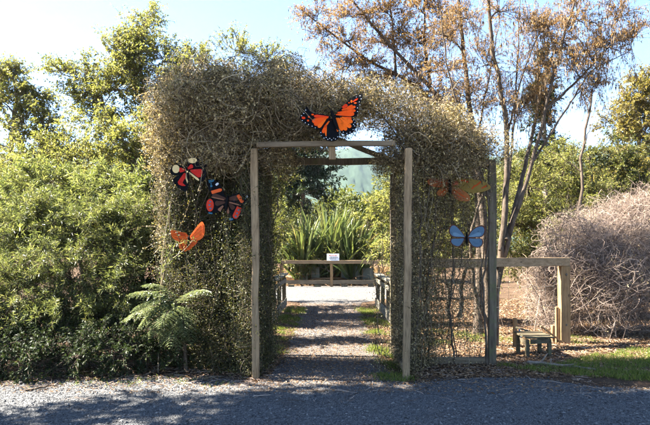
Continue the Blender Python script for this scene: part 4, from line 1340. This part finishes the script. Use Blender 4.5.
clump_plant('pod_tree', 'multi-stemmed nearly leafless tree hung with brown seed pods behind the right arch post', 'tree', G(492, 9.3),
            [(S((492, 346, 9.3), (488, 300, 9.3), (484, 230, 9.35), (476, 150, 9.5), (466, 80, 9.7), (458, -10, 9.9)), .075, .026),
             (S((494, 346, 9.3), (496, 290, 9.25), (505, 220, 9.2), (508, 130, 9.2), (494, 60, 9.1), (486, -15, 9.)), .066, .024),
             (S((497, 285, 9.25), (512, 225, 9.2), (534, 160, 9.1), (545, 110, 9.0), (560, 50, 8.9), (575, 0, 8.8)), .046, .015),
             (S((506, 240, 9.2), (522, 180, 9.5), (540, 100, 9.9), (536, 30, 10.2)), .045, .014),
             (S((490, 330, 9.3), (474, 290, 9.1), (470, 240, 9.0), (478, 205, 9.0), (486, 190, 9.1)), .04, .02),
             (S((545, 110, 9.), (580, 78, 8.9), (615, 40, 8.8)), .025, .008), (S((500, 250, 9.2), (512, 150, 9.5), (518, 60, 9.8), (520, -10, 10)), .026, .007),
             (S((482, 200, 9.3), (462, 130, 9.2), (446, 60, 9.1), (440, 5, 9)), .026, .007), (S((508, 130, 9.2), (524, 70, 9.2), (548, 10, 9.2)), .02, .006), (S((534, 160, 9.1), (566, 110, 8.9), (590, 70, 8.8), (628, 52, 8.7)), .022, .006),
             (S((476, 150, 9.5), (486, 90, 9.7), (500, 20, 9.9)), .02, .006)],
            [CL(468, 20, 9.8, 24, 18), CL(502, 12, 9, 26, 18), CL(440, 34, 9.6, 24, 22), CL(545, 34, 9.4, 26, 22), CL(580, 22, 8.9, 26, 20), CL(608, 48, 8.8, 26, 20), CL(570, 70, 9, 26, 18), CL(615, 15, 9, 22, 14),
             CL(520, 70, 9.4, 24, 24), CL(482, 66, 9.4, 22, 22), CL(600, 88, 9, 22, 12), CL(545, 100, 9.4, 18, 20), CL(500, 105, 9.3, 18, 20), CL(635, 40, 8.8, 14, 18), CL(585, -8, 9, 30, 12), CL(450, 70, 9.5, 20, 20), CL(525, 30, 9.3, 22, 20), CL(560, 45, 9, 24, 18), CL(590, 62, 8.9, 22, 16), CL(470, 100, 9.5, 18, 18), CL(520, 110, 9.4, 16, 18)],
            M['brownleaf'], M['barkwarm'], subs=28, twigs=10, lpt=9, tl=.3, L=.032, W=.014, sub_r=.0045, twig_r=.002, up=.1, sag=.2, inner=.15, wobble=.007, extra=pods(.6, .085), Kst=22)
clump_plant('seed_tree', 'spreading tree thick with tan seed heads above the arch roof', 'tree', G(478, 10.6),
            [(S((478, 334, 10.6), (480, 250, 10.6), (478, 180, 10.6), (462, 125, 10.6), (420, 75, 10.5), (382, 38, 10.4), (352, 0, 10.3)), .09, .016),
             (S((470, 150, 10.6), (440, 110, 10.8), (412, 82, 10.9), (370, 62, 11.), (325, 28, 11.1), (300, 8, 11.1)), .05, .01),
             (S((430, 85, 10.6), (424, 40, 10.5), (425, -15, 10.4)), .035, .01), (S((396, 75, 10.8), (393, 30, 10.8), (388, -15, 10.8)), .03, .01)],
            [CL(352, 18, 10.4, 26, 14), CL(318, 14, 11, 24, 10), CL(385, 12, 10.6, 26, 14), CL(420, 10, 10.4, 24, 16), CL(345, 42, 11, 26, 14), CL(380, 42, 10.6, 28, 16), CL(418, 42, 10.6, 26, 18), CL(445, 20, 10.6, 22, 20),
             CL(365, 68, 11, 26, 12), CL(400, 76, 10.9, 24, 14), CL(435, 72, 10.6, 22, 18), CL(455, 95, 10.6, 20, 18), CL(320, 38, 11.1, 14, 10), CL(370, -10, 10.5, 40, 12), CL(430, -12, 10.5, 40, 12), CL(425, 102, 10.8, 22, 13), CL(410, 92, 10.8, 24, 14), CL(375, 88, 11, 24, 12), CL(345, 72, 11, 22, 12), CL(445, 112, 10.6, 20, 14), CL(400, 30, 10.6, 26, 16)],
            M['brownleaf'], M['barkwarm'], subs=30, twigs=10, lpt=9, tl=.24, L=.036, W=.018, sub_r=.0045, twig_r=.002, up=.2, sag=.15, inner=.1, wobble=.01, extra=pods(.25, .085), Kst=22)
p = resample(S((574, 300, 13), (578, 220, 13), (582, 165, 13), (586, 120, 13), (592, 88, 13)), 16)
g = Geo()
p[1:-1] += rng.normal(size=(14, 3)) * .03
g.tubes(p, np.linspace(.05, .022, 16)[None], 7)
for i in (9, 11, 13, 14):
    d = nz(np.array([rng.normal() * .8, rng.normal() * .5, .9]))
    g.tubes(p[i] + d * np.linspace(0, .5 + .4 * rng.random(), 6)[:, None] + rng.normal(size=(6, 3)) * .015, np.linspace(.018, .006, 6)[None], 5)
tag(build(g, 'bare_trunk', M['barkwarm'], origin=p[0]), 'bare leaning dead trunk rising behind the yellow-green shrub', 'tree')

# the grey-brown dead thicket on the right
bb = G(610, 10.8)
root = thing('dead_thicket', 'tangled pinkish brown leafless thicket on the right', 'bush', bb)
tv = [(CL(px, py, dd, rx, rz)[0], CL(px, py, dd, rx, rz)[1], w) for px, py, dd, rx, rz, w in (
    (575, 258, 10.8, 30, 44, 1), (610, 252, 11, 34, 36, 1.2), (645, 248, 11, 34, 38, 1.2), (600, 290, 10.5, 40, 40, 1), (645, 285, 10.5, 40, 44, 1), (560, 290, 10.6, 18, 34, .6), (690, 260, 11, 40, 50, 1),
    (622, 218, 11.4, 24, 14, .6), (652, 212, 11.4, 26, 16, .6), (548, 300, 11.2, 20, 28, .5))]
g = Geo()
sub_t = []
for c_, r_, w_ in tv:
    for o in in_ball(int(22 * w_), .65) * 1.06:
        q = .16 + .2 * rng.random()
        sub_t.append((np.asarray(c_) + o * np.asarray(r_), (q * 1.3, q, q), .5 + rng.random()))
tw_a = tangle(g, sub_t, 9500, 10, .075, .0022, .6, -.02)
tangle(g, tv, 5000, 10, .1, .0026, .45, -.03)
n = 1300
k = rng.choice(len(tv), n)
q0 = np.array([v[0] for v in tv])[k] + nz(rand_dirs(n) + np.array([-.2, -.4, .6])) * np.array([v[1] for v in tv])[k] * .85
dd_ = nz(rand_dirs(n) * .8 + np.array([-.1, -.1, .7])) * (.2 + .5 * rng.random((n, 1)) ** 1.5)
q0[:, 2] = np.maximum(q0[:, 2], .1)
g.tubes(bez(q0, q0 + dd_ * .6 + np.array([0, 0, .06]), q0 + dd_, 8) + np.cumsum(rng.normal(size=(n, 8, 3)) * .008, 1), .0024 * np.ones((n, 8)), 3)
# long arching canes springing from the ground
n = 120
a = rng.random(n) * 2 * PI
b0 = bb + np.stack([rng.normal(size=n) * .75, rng.normal(size=n) * .4, 0 * a], 1)
ln = 1.2 + 1.5 * rng.random(n)
end = b0 + np.stack([np.cos(a) * ln * .6, np.sin(a) * ln * .45, .25 + 1.1 * rng.random(n)], 1)
top = (b0 + end) / 2 + np.stack([0 * a, 0 * a, ln * .75], 1)
cane = bez(b0, top, end, 12) + np.cumsum(rng.normal(size=(n, 12, 3)) * .02, 1)
cane[..., 2] = np.maximum(cane[..., 2], .02)
g.tubes(cane, (.0025 + .005 * rng.random((n, 1)) ** 2) * np.linspace(1, .4, 12)[None], 4)
build(g, 'stems', M['deadtwig'], root)
g = Geo()
leaves_on(g, cane, 5000, .03, .014, spread=.08)
leaves_on(g, tw_a, 9000, .026, .013, spread=.02)
build(g, 'leaves', M['vineleaf'], root)

# fern on the left of the arch
fb = G(180, 7.2) + np.array([0, 0, .86])
fr_ = thing('tree_fern', 'drooping green fern with feathery fronds in front of the left panel', 'fern', G(180, 7.2))
g = Geo()
g.tubes(resample([G(186, 7.35), G(184, 7.3) + [0, 0, .5], fb], 8), np.linspace(.028, .022, 8)[None], 8)
build(g, 'trunk', M['barkwarm'], fr_)
# frond tips as seen in the photograph
for tx, ty, td, lift in ((132, 312, 6.75, .28), (128, 296, 6.9, .3), (150, 338, 6.7, .26), (170, 348, 6.65, .24), (184, 336, 6.7, .26), (208, 292, 6.85, .22), (143, 286, 7.2, .3), (122, 322, 7.1, .24), (160, 328, 6.6, .22), (178, 352, 6.85, .3), (160, 345, 6.9, .32), (192, 345, 6.9, .28), (138, 330, 6.85, .34)):
    tip = P(tx, ty, td)
    mid = (fb + tip) / 2 + np.array([0, 0, lift * .7 + .04])
    K = 26
    c = bez(fb, mid, tip, K)
    g = Geo()
    g.tubes(c, np.linspace(.006, .0015, K)[None], 4, mat=1)
    tan = nz(np.gradient(c, axis=0))
    side = nz(np.cross(tan, np.array([0, 0, 1.])))
    Lf = np.linalg.norm(tip - fb)
    for sgn in (-1, 1):
        for i in range(3, K):
            u = i / (K - 1)
            pl = .26 * Lf * 1.3 * math.sin(PI * min(1, .12 + u * .9)) ** .8 + .015
            pl *= .75 + .4 * rng.random()
            d = nz(side[i] * sgn + tan[i] * .45 + np.array([0, 0, -.2]) + rng.normal(size=3) * .13)
            m = 9
            tt = np.linspace(.08, 1, m)[:, None]
            q = c[i] + d * pl * tt - np.array([0, 0, .22 * pl]) * tt ** 2
            cr = nz(np.cross(d, np.array([0, 0, 1.]))[None])[0]
            for s2 in (-1, 1):
                g.leaves(q, nz(d * .6 + cr * s2 + rng.normal(size=(m, 3)) * .08), np.broadcast_to(np.array([0, 0, 1.]), (m, 3)) + rng.normal(size=(m, 3)) * .3, .05 * (1.15 - tt[:, 0]) * (.6 + .4 * pl / .2), .019, rnd=np.clip(rng.normal(.5, .18, m), 0, 1))
    build(g, 'frond', [M['fern'], M['barkwarm']], fr_)

# pale fronds reaching across the orange butterfly
root = thing('seedling_plant', 'spindly pale-stemmed seedling crossing the plain orange butterfly', 'plant', G(158, 7.3))
g = Geo()
s0 = resample([G(158, 7.3), P(160, 300, 7.3), P(163, 245, 7.25), P(170, 205, 7.25)], 12)
s1 = resample([P(160, 290, 7.3), P(166, 262, 7.22), P(186, 250, 7.2), P(193, 240, 7.2)], 10)
s2 = resample([P(160, 300, 7.3), P(168, 250, 7.2), P(176, 243, 7.18), P(186, 241, 7.18)], 10)
for q in (s0, s1, s2):
    g.tubes(q, np.linspace(.006, .003, len(q))[None], 5)
build(g, 'stems', M['vine'], root)
g = Geo()
for q in (s0, s1, s2):
    n = 46
    i = rng.integers(3, len(q), n)
    g.leaves(q[i] + rng.normal(size=(n, 3)) * .02, rand_dirs(n) + np.array([0, 0, .2]), rand_dirs(n) * .5 + np.array([0, 0, 1]), .07 * (.6 + .7 * rng.random(n)), .014)
build(g, 'leaves', M['bushpale'], root)

# far wood closing the view
g = Geo()
n = 150000
xx = (rng.random(n) * 2 - 1) * 48
yy = 40 + 14 * rng.random(n)
top = 5.9 + .8 * noise1(xx * .35, 31) + np.where(np.abs(xx - .8) < 4, -1.2, 0) + np.clip(np.abs(xx) - 8, 0, 6) * .25
z = top * rng.random(n) ** .6
g.leaves(np.stack([xx, yy, z + bank(xx, yy)], 1), rand_dirs(n) + np.array([0, 0, -.2]), rand_dirs(n) * .6 + np.array([0, 0, .6]), .3 + .25 * rng.random(n), .16, rnd=np.clip(.5 + .2 * noise1(xx * .5 + 3, 17) + rng.normal(size=n) * .15, 0, 1))
tag(build(g, 'woods', M['olive']), kind='stuff')

# unseen tall tree added beside the drive to shade the foreground gravel
clump_plant('added_shade_tree', 'unseen tall leafy tree added outside the left edge to shade the drive', 'tree', (-8.2, 3.4, 0),
            [([(-8.2, 3.4, 0), (-8.0, 3.6, 3), (-7.4, 4.6, 5.6), (-6.6, 5.9, 7), (-6.2, 6.3, 8.3)], .2, .04)],
            [((x - .1, y - .2, z), (.85, .75, .7)) for x, y, z in ((-4.6, 6.8, 7.2), (-3.6, 6.5, 7.0), (-5.5, 6.3, 6.9), (-4.2, 5.6, 7.4), (-3.0, 5.9, 8.0), (-4.8, 7.3, 8.3), (-3.6, 6.9, 8.6), (-5.4, 5.6, 7.8), (-2.4, 6.6, 8.2), (-4.2, 6.2, 9.2), (-6.4, 6.4, 6.6), (-2.9, 5.3, 7.2), (-5.2, 4.9, 7.3), (-5.6, 5.9, 5.9), (-4.9, 5.6, 6.3), (-3.9, 5.2, 6.6), (-6.2, 5.4, 6.2), (-3.2, 5.6, 6.3), (-5.6, 7.0, 7), (-4.8, 7.2, 7.2), (-6.3, 7.1, 6.7), (-4.0, 7.1, 7.6))] + [((x - .3, y - .6, z), (.4, .34, .3)) for x, y, z in ((-7.6, 6.5, 5.6), (-6.7, 5.9, 5.9), (-8.4, 6.2, 5.7), (-7.3, 7.1, 6.0))],
            M['olive'], M['bark'], subs=24, twigs=9, lpt=11, tl=.4, L=.1, W=.055, sub_r=.01, twig_r=.003)

# ------------------------------------------------------------------ light, sky, camera
HAZE = .0001
TRAVEL = nz(np.array([.97, -.1, 0.0]))          # horizontal direction the sunlight travels
ELEV = math.radians(47)
sd = Vector((TRAVEL[0] * math.cos(ELEV), TRAVEL[1] * math.cos(ELEV), -math.sin(ELEV)))
sun = bpy.data.lights.new('sun', 'SUN')
sun.energy = 5.0
sun.angle = math.radians(.53)
sun.color = (1, .93, .82)
so = bpy.data.objects.new('sun', sun)
so.rotation_euler = sd.to_track_quat('-Z', 'Y').to_euler()
COL.objects.link(so)

w = bpy.data.worlds.new('World')
scene.world = w
w.use_nodes = True
nt = w.node_tree
bg = nt.nodes['Background']
sky = nt.nodes.new('ShaderNodeTexSky')
sky.sky_type = 'NISHITA'
sky.sun_disc = False
sky.sun_elevation = ELEV
sky.sun_rotation = math.atan2(-TRAVEL[0], -TRAVEL[1])
sky.air_density = .65
sky.dust_density = .05
sky.ozone_density = 2.0
nt.links.new(sky.outputs[0], bg.inputs[0])
bg.inputs[1].default_value = .05

# thin sunlit air: far hills pale out
m, mt, mo = newmat('haze_air')
pv = mt.nodes.new('ShaderNodeVolumePrincipled')
pv.inputs['Color'].default_value = (.6, .8, 1, 1)
pv.inputs['Density'].default_value = HAZE
pv.inputs['Anisotropy'].default_value = .3
mt.links.new(pv.outputs[0], mo.inputs['Volume'])
hb = Hard()
hb.slab([(-1600, -60, -1), (1600, -60, -1), (1600, 1400, -1), (-1600, 1400, -1)], (0, 0, 1), -300)
tag(hb.build('haze', m), kind='stuff')

cam = bpy.data.cameras.new('camera')
cam.sensor_width = 36
cam.lens = 36 * F / 650
cam.shift_x = (325 - CX) / 650
cam.shift_y = (CY - 212.5) / 650
cam.clip_start = .05
cam.clip_end = 6000
co = bpy.data.objects.new('camera', cam)
co.location = (0, 0, EYE)
co.rotation_euler = (PI / 2, 0, 0)
COL.objects.link(co)
scene.camera = co

scene.view_settings.view_transform = 'Standard'
scene.view_settings.look = 'None'
scene.view_settings.exposure = 3.48
scene.view_settings.gamma = 1
scene.view_settings.use_curve_mapping = False
scene.cycles.max_bounces = 8
scene.cycles.diffuse_bounces = 4
scene.cycles.transmission_bounces = 4
scene.cycles.transparent_max_bounces = 8
scene.cycles.use_denoising = True
